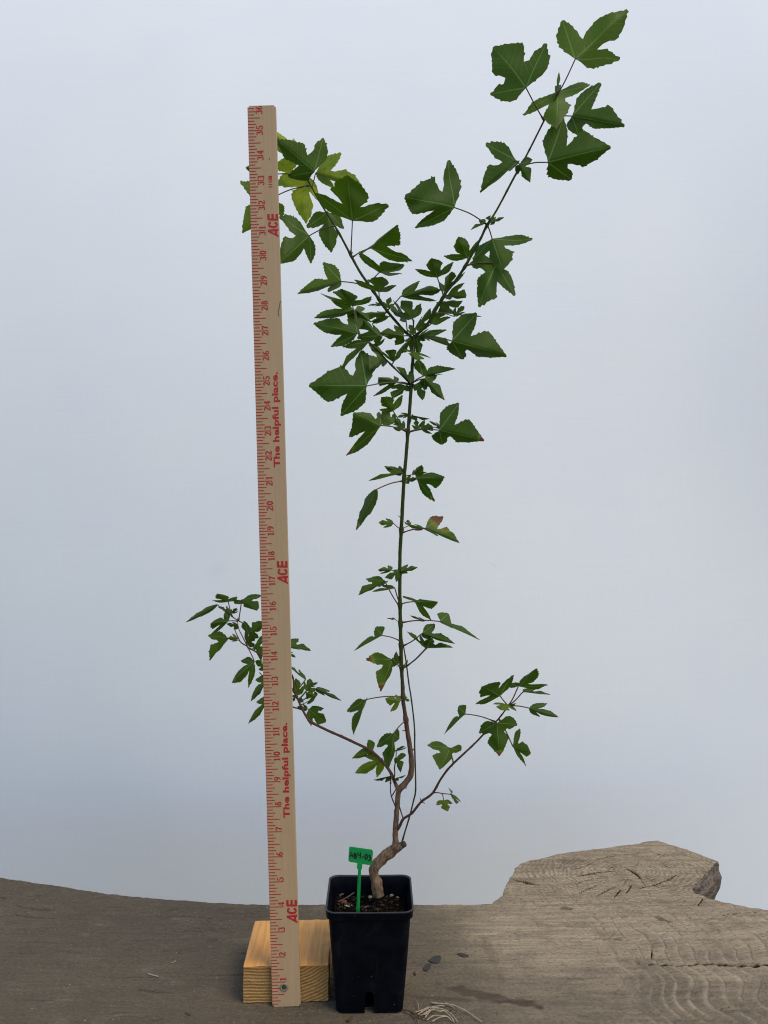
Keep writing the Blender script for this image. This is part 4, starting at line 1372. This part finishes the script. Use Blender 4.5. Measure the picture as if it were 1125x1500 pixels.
# ---- leaf templates: three-lobed outlines in leaf space (stalk at 0,0, middle lobe to 0,1)
SA = R(58)
SIDE = (0.848 * 0.70, 0.530 * 0.70)
def template(seed, sinus=0.36, wide=1.0, ovate=False):
    rng = random.Random(seed)
    def half(j):
        J = lambda a: a * (1 + rng.uniform(-j, j))
        u = np.array([math.sin(SA), math.cos(SA)])
        v = np.array([math.cos(SA), -math.sin(SA)])
        c = [np.array([0.0, 0.0]), u * .10 + v * J(.055) * wide, u * .26 + v * J(.140) * wide, u * .44 + v * J(.142) * wide, u * .57 + v * J(.080) * wide, u * .70,
             u * .625 - v * J(.048), u * .53 - v * J(.108) * wide, u * .42 - v * J(.128)]
        c += [np.array([sinus * .40 * rng.uniform(.9, 1.1), sinus * .82 * rng.uniform(.92, 1.08)]), np.array([J(.205) * wide, sinus + .05]), np.array([J(.250) * wide, .55]), np.array([J(.248) * wide, .64]), np.array([J(.178) * wide, .77]), np.array([J(.080) * wide, .905]), np.array([0.0, 1.0])]
        if ovate:
            c[1:15] = [np.array([J(x), y]) for x, y in ((.05, .005), (.12, .03), (.19, .08), (.245, .15), (.285, .23), (.305, .31), (.310, .39), (.300, .47), (.280, .55), (.250, .63), (.205, .72), (.150, .81), (.09, .90), (.045, .955))]
        # rounded spans between the sharp points (stalk, lobe tips, sinus)
        return [catmull(c[p:q + 1], 8) for p, q in ((0, 5), (5, 9), (9, 15))]
    def toothed(spans):
        res = []
        for si, path in enumerate(spans):
            P = np.array(path)
            s = np.concatenate([[0], np.cumsum(np.hypot(*(P[1:] - P[:-1]).T))])
            total = s[-1]
            pt = lambda q: np.array([np.interp(q, s, P[:, 0]), np.interp(q, s, P[:, 1])])
            fwd = si != 1
            n = max(2, int(round(total / rng.uniform(0.080, 0.120))))
            cuts = np.linspace(0, total, n + 1) + np.array([0] + [rng.uniform(-.33, .33) * total / n for _ in range(n - 1)] + [0])
            for k in range(n):
                p0, p1 = cuts[k], cuts[k + 1]
                res.append(pt(p0))
                q = p0 + (p1 - p0) * (0.70 if fwd else 0.30)
                d = pt(min(total, q + 1e-3)) - pt(max(0, q - 1e-3))
                d = d / (np.hypot(*d) + 1e-9)
                amp = rng.choice((rng.uniform(0.004, 0.014), rng.uniform(0.012, 0.032)))
                if (si == 0 and q < 0.16) or (si == 1 and total - q < 0.10) or (si == 2 and q < 0.10):
                    amp = 0.0
                res.append(pt(q) + np.array([d[1], -d[0]]) * amp)
        res.append(np.array(spans[-1][-1]))
        return res
    right = toothed(half(0.14))
    left = [(-p[0], p[1]) for p in toothed(half(0.14))]
    outline = [tuple(p) for p in right] + [tuple(p) for p in left[::-1][1:-1]]
    P = np.array(outline)
    # interior points
    inner = []
    x1, y1 = P[:, 0], P[:, 1]
    x2, y2 = np.roll(x1, -1), np.roll(y1, -1)
    def ins(x, y):
        h = (y1 > y) != (y2 > y)
        return (np.sum(x < (x2[h] - x1[h]) * (y - y1[h]) / (y2[h] - y1[h]) + x1[h]) % 2) == 1
    step = 0.062
    for j in range(-3, 18):
        for i in range(-11, 12):
            x, y = i * step, j * step + 0.03 * (i % 2)
            if i == 0:
                x = 0.0
            if ins(x, y) and np.min((P[:, 0] - x) ** 2 + (P[:, 1] - y) ** 2) > 0.030 ** 2:
                inner.append((x, y))
    allp = [Vector(p) for p in outline + inner]
    n = len(outline)
    res = delaunay_2d_cdt(allp, [(i, (i + 1) % n) for i in range(n)], [], 1, 1e-6)
    vv, ff = res[0], res[2]
    return np.array([(p.x, p.y) for p in vv]), [tuple(f) for f in ff]
TEMPL = [template(1, .37, .98), template(2, .37, 1.14), template(3, .40, 1.16), template(4, .35, .90), template(5, .38, .95), template(6, .46, 1.26), template(7, .33, .94), template(8, .36, 1.0, True)]

CROPS = dict(A=(680, 0, 4.5), B=(580, 220, 5.114), C=(345, 180, 6.82), D=(340, 150, 4.6875), E=(450, 390, 9.375), Fc=(540, 380, 9.375), G=(620, 320, 9.375), H=(500, 500, 9.375),
             I=(580, 500, 8.036), J=(500, 620, 5.114), K=(500, 820, 5.114), L=(500, 1060, 9.375), Mm=(265, 860, 8.654), N=(400, 920, 9.375), O=(610, 960, 4.891), P=(490, 1000, 5.114),
             Q=(420, 370, 6.0), Rr=(540, 380, 5.0), S=(505, 315, 9.375), T=(260, 850, 4.5))
# each leaf: crop, node on the stem, stalk end, left lobe, middle lobe, right lobe (clockwise as the upper face is seen); options
LEAVES = [
 # --- top right shoot
 ('A', (612, 636), (732, 390), (645, 135), (1080, 60), (1030, 380), dict(z=-8, sh=.6, red=.9)),
 ('A', (520, 800), (408, 580), (175, 635), (190, 305), (542, 298), dict(z=-14, sh=.2, red=.7, t=5)),
 ('A', (612, 640), (618, 600), (828, 560), (610, 840), (388, 742), dict(z=4, sh=.7)),
 ('A', (545, 790), (710, 765), (900, 545), (1057, 830), (755, 895), dict(z=0, sh=.15)),
 ('A', (370, 1100), (550, 1070), (655, 775), (965, 965), (700, 1185), dict(z=-10, sh=.0, t=2)),
 ('A', (365, 1095), (345, 1060), (300, 1125), (106, 1268), (132, 945), dict(z=-5, sh=.2)),
 ('A', (365, 1095), (362, 1085), (450, 1055), (435, 1200), (345, 1155), dict(z=-2, sh=.2)),
 ('A', (612, 636), (612, 600), (598, 570), (625, 470), (640, 560), dict(z=-4, sh=1, cup=.0)),
 # --- right branch
 ('B', (690, 565), (440, 430), (140, 582), (63, 350), (378, 83), dict(z=-10, sh=.0, t=2)),
 ('B', (690, 560), (672, 545), (640, 565), (560, 597), (622, 522), dict(z=-4, sh=.3)),
 ('B', (700, 545), (712, 530), (690, 525), (668, 508), (738, 470), dict(z=-3, sh=.3)),
 ('B', (700, 545), (715, 540), (745, 498), (812, 503), (735, 555), dict(z=-4, sh=.3)),
 ('B', (690, 570), (720, 662), (1022, 660), (800, 895), (570, 805), dict(z=6, sh=.1)),
 ('B', (528, 878), (752, 850), (890, 1103), (620, 1167), (550, 850), dict(z=-10, sh=.1, red=.75)),
 ('G', (600, 600), (612, 545), (275, 515), (482, 252), (780, 295), dict(z=2, sh=.4)),
 ('G', (262, 1060), (195, 815), (-115, 690), (120, 545), (415, 600), dict(z=-6, sh=.1)),
 ('Fc', (270, 690), (440, 510), (705, 306), (988, 405), (938, 568), dict(z=-12, sh=.15, t=4)),
 ('G', (300, 1080), (330, 1055), (560, 880), (588, 1085), (360, 1115), dict(z=3, sh=.1)),
 ('G', (290, 1060), (290, 1010), (215, 868), (385, 728), (578, 730), dict(z=4, sh=.1)),
 ('G', (230, 1160), (205, 1160), (300, 1135), (540, 1125), (420, 1310), dict(z=4, sh=.2)),
 ('G', (150, 1300), (420, 1345), (440, 1212), (562, 1200), (578, 1275), dict(z=2, sh=.2)),
 ('G', (150, 1320), (560, 1330), (640, 1300), (805, 1347), (640, 1350), dict(z=4, sh=.0)),
 ('Rr', (345, 565), (610, 597), (790, 392), (1012, 706), (690, 732), dict(z=-18, sh=.0, t=2)),
 ('Fc', (660, 1040), (720, 1045), (1072, 965), (1118, 1192), (825, 1115), dict(z=2, sh=.0)),
 ('Fc', (620, 860), (600, 822), (412, 732), (452, 562), (722, 612), dict(z=-6, sh=.0, t=5)),
 ('Fc', (540, 1010), (512, 825), (430, 838), (300, 690), (340, 555), dict(z=2, sh=.1)),
 ('Fc', (245, 690), (245, 665), (195, 580), (300, 515), (338, 608), dict(z=-2, sh=.2)),
 ('Fc', (640, 1040), (640, 960), (730, 785), (850, 665), (850, 900), dict(z=-5, sh=.2)),
 ('Fc', (850, 830), (850, 890), (945, 590), (1105, 610), (1130, 785), dict(z=3, sh=.2)),
 ('Fc', (600, 1050), (610, 1040), (528, 965), (560, 895), (645, 930), dict(z=-6, sh=.2)),
 ('Fc', (660, 1050), (690, 1050), (830, 945), (875, 990), (800, 1050), dict(z=-5, sh=.2)),
 ('Fc', (570, 1075), (482, 1050), (365, 1178), (160, 1006), (352, 905), dict(z=-5, sh=.1)),
 ('Fc', (605, 1075), (600, 1085), (590, 1290), (372, 1300), (500, 1105), dict(z=5, sh=.0)),
 ('Fc', (610, 1080), (640, 1065), (780, 1120), (700, 1285), (600, 1270), dict(z=6, sh=.0)),
 ('I', (215, 60), (205, 120), (412, 197), (240, 218), (82, 104), dict(z=-6, sh=.3)),
 # --- upper left branch
 ('C', (725, 570), (786, 486), (525, 535), (405, 158), (875, 143), dict(z=-14, sh=.45, t=4)),
 ('C', (735, 600), (700, 520), (842, 790), (708, 1003), (418, 618), dict(z=0, sh=.8, y=.95)),
 ('C', (760, 640), (800, 505), (1052, 296), (1268, 625), (982, 658), dict(z=2, sh=.9, y=.45)),
 ('C', (735, 600), (640, 400), (375, 450), (355, 55), (582, 150), dict(z=8, sh=.9, y=.9)),
 ('D', (815, 1045), (826, 815), (572, 620), (790, 498), (1073, 705), dict(z=-14, sh=.4, red=.95, t=1)),
 ('D', (690, 850), (531, 915), (545, 1103), (322, 1105), (325, 780), dict(z=-3, sh=.15, red=.6)),
 ('C', (905, 880), (925, 895), (1083, 1060), (958, 1292), (710, 1052), dict(z=5, sh=.3)),
 ('C', (735, 620), (330, 770), (475, 930), (68, 1100), (46, 598), dict(z=6, sh=.6, y=.12, red=.9)),
 ('C', (700, 530), (320, 520), (190, 560), (103, 442), (210, 400), dict(z=10, sh=.4)),
 ('S', (110, 588), (350, 455), (215, 520), (718, 125), (932, 632), dict(z=-8, sh=.1, red=.85, t=4)),
 ('S', (330, 935), (473, 790), (215, 480), (818, 684), (790, 803), dict(z=-2, sh=.15)),
 ('S', (492, 1160), (470, 1060), (135, 885), (515, 845), (708, 965), dict(z=-14, sh=.1)),
 ('E', (870, 310), (470, 210), (295, 352), (-135, 377), (222, -52), dict(z=-8, sh=.35, red=.85)),
 ('E', (720, 960), (625, 550), (178, 366), (470, 308), (885, 412), dict(z=2, sh=.35)),
 ('E', (715, 955), (640, 602), (610, 745), (102, 707), (332, 452), dict(z=-2, sh=.35)),
 ('E', (715, 955), (692, 922), (325, 1110), (92, 775), (620, 580), dict(z=-6, sh=.2)),
 ('E', (1230, 975), (995, 955), (680, 985), (650, 640), (905, 800), dict(z=-14, sh=.1)),
 ('E', (960, 1110), (845, 1040), (720, 1210), (468, 1425), (495, 1105), dict(z=-6, sh=.0)),
 ('E', (965, 1110), (962, 1105), (850, 1075), (985, 950), (1070, 990), dict(z=2, sh=.0)),
 ('E', (720, 950), (660, 600), (795, 575), (880, 770), (690, 700), dict(z=2, sh=.2)),
 ('E', (1090, 630), (1085, 640), (890, 795), (800, 636), (965, 610), dict(z=4, sh=.3)),
 ('E', (1020, 540), (1015, 538), (925, 560), (832, 540), (940, 500), dict(z=4, sh=.3)),
 ('Fc', (290, 760), (282, 785), (100, 885), (25, 850), (130, 785), dict(z=3, sh=.1)),
 # --- middle of the stem
 ('H', (950, 600), (350, 612), (-10, 1020), (-448, 602), (262, 138), dict(z=-26, sh=.0, t=2)),
 ('H', (640, 290), (605, 248), (560, 355), (385, 395), (368, 48), dict(z=-2, sh=.0)),
 ('H', (700, 325), (715, 290), (538, 128), (650, 120), (848, 100), dict(z=-5, sh=.15)),
 ('H', (950, 590), (950, 575), (860, 500), (750, 345), (960, 395), dict(z=-8, sh=.2)),
 ('H', (945, 590), (770, 560), (425, 752), (508, 490), (720, 475), dict(z=2, sh=.0)),
 ('H', (940, 600), (890, 610), (925, 690), (700, 780), (650, 640), dict(z=2, sh=.0)),
 ('H', (880, 1230), (712, 960), (522, 940), (548, 763), (835, 735), dict(z=-4, sh=.15)),
 ('H', (890, 1240), (705, 1132), (520, 1108), (568, 950), (728, 985), dict(z=-6, sh=.2)),
 ('H', (930, 1250), (548, 1155), (60, 1562), (170, 975), (522, 972), dict(z=-16, sh=.05, t=2, br=(1,), red=.6)),
 ('H', (900, 1240), (840, 1210), (712, 1192), (738, 1055), (860, 1085), dict(z=-8, sh=.05)),
 ('H', (930, 1230), (925, 1010), (840, 1060), (768, 1040), (815, 980), dict(z=3, sh=.2)),
 ('I', (205, 490), (318, 412), (265, 205), (702, 320), (545, 392), dict(z=-6, sh=.0, red=.6)),
 ('I', (205, 505), (335, 440), (485, 400), (573, 688), (335, 575), dict(z=-10, sh=.0, br=(2,))),
 ('I', (205, 510), (212, 510), (390, 520), (312, 693), (212, 580), dict(z=-3, sh=.1)),
 ('I', (165, 1080), (512, 1045), (742, 727), (1040, 1162), (545, 1213), dict(z=-16, sh=.05, t=2, br=(2,), red=.6)),
 ('I', (170, 1050), (190, 868), (290, 890), (402, 910), (240, 935), dict(z=-4, sh=.0)),
 ('I', (170, 1070), (255, 1040), (185, 985), (235, 925), (295, 960), dict(z=-4, sh=.0, br=(1,))),
 ('I', (170, 1075), (292, 1030), (340, 925), (435, 1005), (425, 1090), dict(z=-5, sh=.0, br=(1,))),
 ('I', (170, 1075), (530, 1010), (470, 1020), (385, 935), (470, 950), dict(z=-3, sh=.0)),
 ('J', (455, 400), (455, 370), (385, 385), (203, 430), (325, 318), dict(z=-4, sh=.1)),
 ('J', (455, 410), (452, 375), (400, 385), (335, 325), (435, 318), dict(z=-2, sh=.0)),
 ('J', (452, 430), (265, 495), (278, 640), (110, 797), (140, 560), dict(z=-8, sh=.05, br=(2,), red=.9, t=7)),
 ('J', (480, 430), (560, 410), (600, 312), (773, 400), (698, 585), dict(z=-6, sh=.05, br=(3,))),
 ('J', (480, 425), (490, 435), (520, 385), (565, 420), (505, 455), dict(z=-2, sh=.1)),
 ('J', (470, 400), (540, 385), (545, 345), (600, 312), (640, 365), dict(z=-3, sh=.0)),
 ('J', (433, 805), (390, 750), (315, 782), (280, 742), (332, 710), dict(z=-5, sh=.1, red=1, br=(2,))),
 ('J', (465, 810), (505, 768), (470, 738), (500, 722), (525, 740), dict(z=-3, sh=.1, red=1)),
 ('J', (465, 812), (615, 785), (550, 802), (502, 765), (545, 752), dict(z=-5, sh=.0, red=1, br=(1,))),
 ('J', (465, 815), (628, 788), (765, 700), (885, 895), (720, 845), dict(z=-10, sh=.15, red=1, br=(1,), tb=1)),
 ('K', (425, 350), (325, 160), (290, 205), (130, 263), (185, 143), dict(z=-6, sh=.15, red=1)),
 ('K', (425, 340), (400, 212), (320, 222), (230, 238), (300, 180), dict(z=-3, sh=.15, red=1)),
 ('K', (440, 100), (378, 78), (285, 107), (278, 72), (345, 43), dict(z=-3, sh=.0, red=.8, br=(1,))),
 ('K', (438, 90), (430, 85), (412, 168), (326, 132), (385, 82), dict(z=-6, sh=.05)),
 ('K', (440, 95), (448, 85), (498, 33), (572, 57), (495, 103), dict(z=-4, sh=.2, br=(2,))),
 ('K', (452, 342), (548, 314), (468, 270), (722, 312), (668, 457), dict(z=-8, sh=.0, red=.95)),
 ('K', (455, 482), (740, 462), (800, 400), (1040, 600), (830, 515), dict(z=-10, sh=.25, red=.95, br=(2,))),
 ('K', (455, 480), (625, 458), (560, 452), (513, 416), (575, 425), dict(z=-4, sh=.1, red=.9)),
 ('K', (428, 470), (398, 442), (372, 450), (340, 438), (380, 432), dict(z=-3, sh=.0, red=.9)),
 ('K', (432, 620), (305, 567), (240, 602), (93, 682), (258, 503), dict(z=-6, sh=.2, red=.8)),
 ('K', (465, 632), (608, 550), (700, 478), (852, 627), (665, 605), dict(z=-10, sh=.0, red=.9)),
 ('K', (485, 805), (636, 658), (610, 640), (492, 538), (592, 560), dict(z=-6, sh=.05, red=.9)),
 ('K', (485, 805), (640, 662), (680, 585), (838, 656), (745, 655), dict(z=-9, sh=.0, red=.9, br=(1, 2))),
 ('K', (450, 800), (382, 745), (440, 772), (294, 983), (182, 742), dict(z=-10, sh=.25, br=(2, 3), red=.4)),
 ('K', (450, 790), (385, 760), (380, 735), (412, 685), (440, 760), dict(z=-5, sh=.1)),
 ('K', (452, 800), (445, 803), (430, 800), (408, 796), (440, 790), dict(z=-5, sh=.1)),
 ('K', (455, 800), (462, 798), (475, 790), (500, 742), (490, 800), dict(z=-4, sh=.1)),
 ('K', (445, 1040), (442, 1055), (365, 1137), (328, 1038), (402, 1010), dict(z=-6, sh=.5, y=.15, br=(1,))),
 ('K', (465, 1035), (468, 1038), (495, 1027), (513, 1058), (475, 1065), dict(z=-2, sh=.2)),
 ('P', (510, 105), (232, 128), (222, 175), (143, 387), (92, 208), dict(z=-8, sh=.3, red=1)),
 # --- low on the trunk
 ('L', (880, -40), (718, 132), (788, 205), (652, 615), (482, 315), dict(z=-16, sh=.0, red=.9, t=2)),
 ('L', (555, 500), (435, 372), (400, 450), (143, 478), (368, 220), dict(z=6, sh=.4)),
 ('L', (600, 600), (560, 480), (494, 728), (192, 678), (315, 435), dict(z=4, sh=.6, y=.2, br=(3,), red=.8)),
 ('L', (740, 520), (752, 470), (893, 430), (816, 670), (735, 555), dict(z=-5, sh=.2, red=.6)),
 ('L', (745, 470), (755, 380), (715, 370), (830, 305), (905, 325), dict(z=-4, sh=.1)),
 ('L', (672, 820), (685, 715), (605, 808), (435, 770), (605, 730), dict(z=-5, sh=.1, br=(1, 2), red=.6)),
 ('L', (770, 830), (740, 760), (760, 745), (890, 703), (785, 785), dict(z=-3, sh=.05, red=.6)),
 # --- low right branch
 ('O', (655, 345), (730, 222), (678, 188), (858, 92), (943, 210), dict(z=-6, sh=.2, red=.5)),
 ('O', (660, 345), (762, 263), (850, 232), (963, 282), (850, 266), dict(z=-4, sh=.2, red=.5)),
 ('O', (650, 340), (600, 292), (428, 355), (466, 222), (694, 145), dict(z=-4, sh=.1, red=.5)),
 ('O', (655, 350), (640, 348), (716, 402), (605, 392), (546, 350), dict(z=-5, sh=.7, y=.1)),
 ('O', (650, 350), (665, 355), (720, 338), (712, 345), (690, 370), dict(z=-3, sh=.4)),
 ('O', (660, 365), (805, 377), (935, 338), (1018, 440), (880, 438), dict(z=-6, sh=.0, red=.8, br=(2,))),
 ('O', (570, 478), (352, 420), (290, 455), (198, 567), (303, 370), dict(z=-6, sh=.1, red=.8)),
 ('O', (565, 480), (577, 485), (724, 497), (596, 720), (450, 560), dict(z=-10, sh=.25, br=(2,), t=5)),
 ('O', (590, 460), (690, 650), (742, 526), (820, 697), (786, 793), dict(z=-6, sh=.1, red=.8, br=(2,))),
 ('O', (262, 775), (242, 665), (318, 683), (168, 818), (75, 645), dict(z=-6, sh=.2, red=.8, t=5)),
 ('O', (187, 993), (195, 1038), (258, 1062), (222, 1117), (143, 1072), dict(z=-4, sh=.5, y=.1, br=(2, 3), t=5, red=.5)),
 ('O', (250, 995), (250, 990), (320, 1052), (284, 1062), (255, 1030), dict(z=-3, sh=.2)),
 ('O', (250, 995), (250, 988), (245, 965), (228, 948), (256, 965), dict(z=-3, sh=.2)),
 # --- low left branch
 ('Mm', (620, 360), (465, 225), (345, 365), (63, 442), (285, 240), dict(z=-4, sh=.2, t=7)),
 ('Mm', (645, 380), (600, 187), (395, 167), (458, 80), (708, 120), dict(z=2, sh=.3, red=.7)),
 ('Mm', (735, 425), (772, 165), (1030, 105), (967, 297), (695, 218), dict(z=2, sh=.15, red=.7)),
 ('Mm', (640, 370), (632, 345), (555, 315), (468, 250), (575, 240), dict(z=-3, sh=.3)),
 ('Mm', (670, 390), (640, 335), (640, 278), (705, 265), (733, 307), dict(z=2, sh=.3)),
 ('Mm', (720, 440), (605, 430), (382, 600), (375, 460), (560, 322), dict(z=-4, sh=.2)),
 ('Mm', (740, 480), (720, 490), (672, 540), (578, 465), (650, 440), dict(z=-2, sh=.2)),
 ('Mm', (720, 650), (602, 645), (575, 705), (368, 926), (343, 615), dict(z=-6, sh=.45)),
 ('Mm', (740, 690), (722, 672), (640, 690), (603, 650), (650, 588), dict(z=-2, sh=.6, y=.3)),
 ('Mm', (840, 640), (855, 590), (802, 430), (1075, 430), (985, 642), dict(z=2, sh=.2)),
 ('Mm', (845, 700), (832, 720), (825, 530), (930, 590), (945, 745), dict(z=4, sh=.2, y=.1)),
 ('Mm', (900, 800), (940, 730), (1075, 640), (1020, 945), (920, 800), dict(z=4, sh=.3)),
 ('Mm', (840, 760), (930, 940), (860, 1278), (648, 1208), (763, 933), dict(z=-4, sh=.35, br=(2,), red=.9)),
 ('Mm', (1000, 1000), (1065, 1030), (985, 1045), (940, 935), (1045, 895), dict(z=2, sh=.2)),
 ('T', (620, 590), (605, 640), (570, 740), (483, 796), (515, 655), dict(z=2, sh=.3)),
 ('T', (640, 700), (605, 780), (590, 880), (466, 943), (520, 800), dict(z=2, sh=.3)),
 ('N', (120, 330), (190, 250), (352, 142), (522, 313), (372, 307), dict(z=-2, sh=.2)),
 ('N', (130, 350), (190, 330), (275, 335), (312, 400), (240, 405), dict(z=0, sh=.2)),
 ('N', (300, 880), (445, 705), (345, 625), (225, 522), (360, 555), dict(z=0, sh=.1)),
 ('N', (340, 985), (340, 925), (250, 810), (310, 688), (442, 783), dict(z=6, sh=.4, y=.2)),
 ('N', (340, 985), (455, 860), (425, 730), (515, 695), (600, 835), dict(z=-2, sh=.2)),
 ('N', (345, 990), (510, 800), (540, 740), (615, 745), (580, 800), dict(z=-3, sh=.2, br=(2,))),
 ('N', (370, 1020), (592, 830), (782, 860), (938, 995), (700, 930), dict(z=-4, sh=.0)),
 ('N', (380, 1050), (595, 932), (463, 1047), (448, 880), (575, 870), dict(z=-4, sh=.2)),
 ('N', (400, 1110), (488, 1115), (700, 1098), (724, 1288), (525, 1338), dict(z=3, sh=.15)),
 ('N', (400, 1110), (472, 1112), (400, 1135), (328, 1080), (410, 1040), dict(z=2, sh=.2)),
 ('N', (350, 1010), (365, 1005), (360, 975), (390, 950), (425, 1012), dict(z=2, sh=.2)),
 ('N', (320, 950), (300, 920), (320, 975), (280, 1010), (250, 950), dict(z=4, sh=.3)),
]

def nearest_branch(x, y):
    return min(BR3, key=lambda q: (q[0] - x) ** 2 + (q[1] - y) ** 2)

def build_leaves():
    for k, (crop, node, base, Lp, Cp, Rp, op) in enumerate(LEAVES):
        rng = random.Random(1000 + k)
        x0, y0, s = CROPS[crop]
        c = lambda p: (x0 + p[0] / s, y0 + p[1] / s)
        node, base, Lp, Cp, Rp = c(node), c(base), c(Lp), c(Cp), c(Rp)
        nb = nearest_branch(*node)
        if math.hypot(nb[0] - node[0], nb[1] - node[1]) < 9:
            node = nb[:2]
        nD = nb[2]
        bD = nD + op.get('z', 0) * 0.001
        b3 = at(base[0], base[1], bD)
        vec = [(p[0] - base[0], p[1] - base[1]) for p in (Lp, Cp, Rp)]
        ln = [math.hypot(*v) for v in vec]
        size = max(ln[1], ln[0] / 0.78, ln[2] / 0.78)
        want = [size * 0.72, size, size * 0.72]
        sg = [1.0, -1.0, 1.0]
        if ln[1] >= max(ln[0], ln[2]):
            sg[1] = -1.0 if vec[1][1] > -0.35 * ln[1] else 1.0
        tips = []
        for j, p in enumerate((Lp, Cp, Rp)):
            gap = math.sqrt(max(0.0, want[j] ** 2 - ln[j] ** 2))
            d = sg[j] * min(gap * 0.62, 0.55 * want[j]) + rng.uniform(-.06, .06) * size
            D = bD * (1 + d / F)
            tips.append(at(p[0], p[1], D) - b3)
        vl, vc, vr = tips
        P, faces = TEMPL[op.get('t', [0, 1, 3, 4, 6][k % 5] if size > 44 else [1, 5, 2, 5][k % 4])]
        S3 = vc.length
        n3 = vc.cross(vr - vl)
        # for a leaf seen from above, the upper face looks towards the camera
        n3 = n3.normalized() if n3.length > 1e-9 else Vector((0, -1, 0))
        if n3.y > 0:
            n3 = -n3
        cup = op.get('cup', rng.uniform(-0.12, 0.24))
        wav = rng.uniform(0.014, 0.040)
        ph = rng.uniform(0, 6)
        verts, uv, brown = [], [], []
        bl = op.get('br', ())
        for (x, y) in P:
            side = vr if x >= 0 else vl
            b = abs(x) / SIDE[0]
            a = y - b * SIDE[1]
            p = vc * a + side * b
            r = math.hypot(x, y)
            lift = cup * r * (1 - r) * 1.3 - 0.05 * abs(x) * (1 - min(1, r)) + wav * math.sin(9 * x + 7 * y + ph) * min(1, r * 1.6) * (1 if r < .85 else .4)
            # the blade sinks along its veins
            p = p + n3 * lift * max(S3, 0.5 * size * bD / F)
            p.z -= 0.06 * S3 * max(0.0, r - 0.55) ** 2
            verts.append(p)
            bv = 0.0
            for q in bl:
                tx, ty = {1: (-SIDE[0], SIDE[1]), 2: (0, 1), 3: (SIDE[0], SIDE[1])}[q]
                d = math.hypot(x - tx, y - ty)
                reach = 0.72 if op.get('tb') else 0.34 if len(bl) > 1 else 0.24
                bv = max(bv, 1 - d / reach)
            brown.append(max(0.0, bv))
        loc = b3 - PL0
        me = pydata('leaf', verts, faces)
        uvl = me.uv_layers.new(name='leaf_uv')
        lv = np.empty(len(me.loops), np.int32)
        me.loops.foreach_get('vertex_index', lv)
        uvl.data.foreach_set('uv', P[lv].astype(np.float32).ravel())
        # upper face = side with the lobes in clockwise order
        nv = len(verts)
        me.attributes.new('brown', 'FLOAT', 'POINT').data.foreach_set('value', brown)
        yv = op.get('y', 0.0)
        me.attributes.new('yellow', 'FLOAT', 'POINT').data.foreach_set('value', [yv] * nv)
        me.attributes.new('shade', 'FLOAT', 'POINT').data.foreach_set('value', [min(1, max(0, op.get('sh', .2) + rng.uniform(-.15, .28)))] * nv)
        o = link('leaf', me, M['leaf'], plant, loc)
        if yv > 0.4:
            o['label'] = 'yellowing leaf near the top of the left branch'
        elif len(bl) > 1:
            o['label'] = 'green leaf with withered brown lobe ends'
        # petiole
        n0 = at(node[0], node[1], nD)
        L = (b3 - n0).length
        if L > 0.0022:
            mid = n0.lerp(b3, 0.5) + Vector((0, -0.02 * L, (0.05 if b3.z < n0.z + 0.5 * L else -0.04) * L))
            end = b3 + (vc.normalized() * min(0.0015, 0.05 * S3))
            pts = catmull([tuple(n0 - b3), tuple(mid - b3), tuple(b3 - b3), tuple(end - b3)], 5)
            m = len(pts)
            rad = 0.00068 if size > 26 else 0.00052 if size > 14 else 0.0004
            radii = [rad * (1.5 if i < 2 else 1.0) * (1 - 0.2 * i / m) for i in range(m)]
            v, f = tube(pts, radii, 6)
            pm = pydata('petiole', v, f)
            pm.attributes.new('shade', 'FLOAT', 'POINT').data.foreach_set('value', [op.get('red', .25)] * len(v))
            link('petiole', pm, M['petiole'], o)
build_leaves()
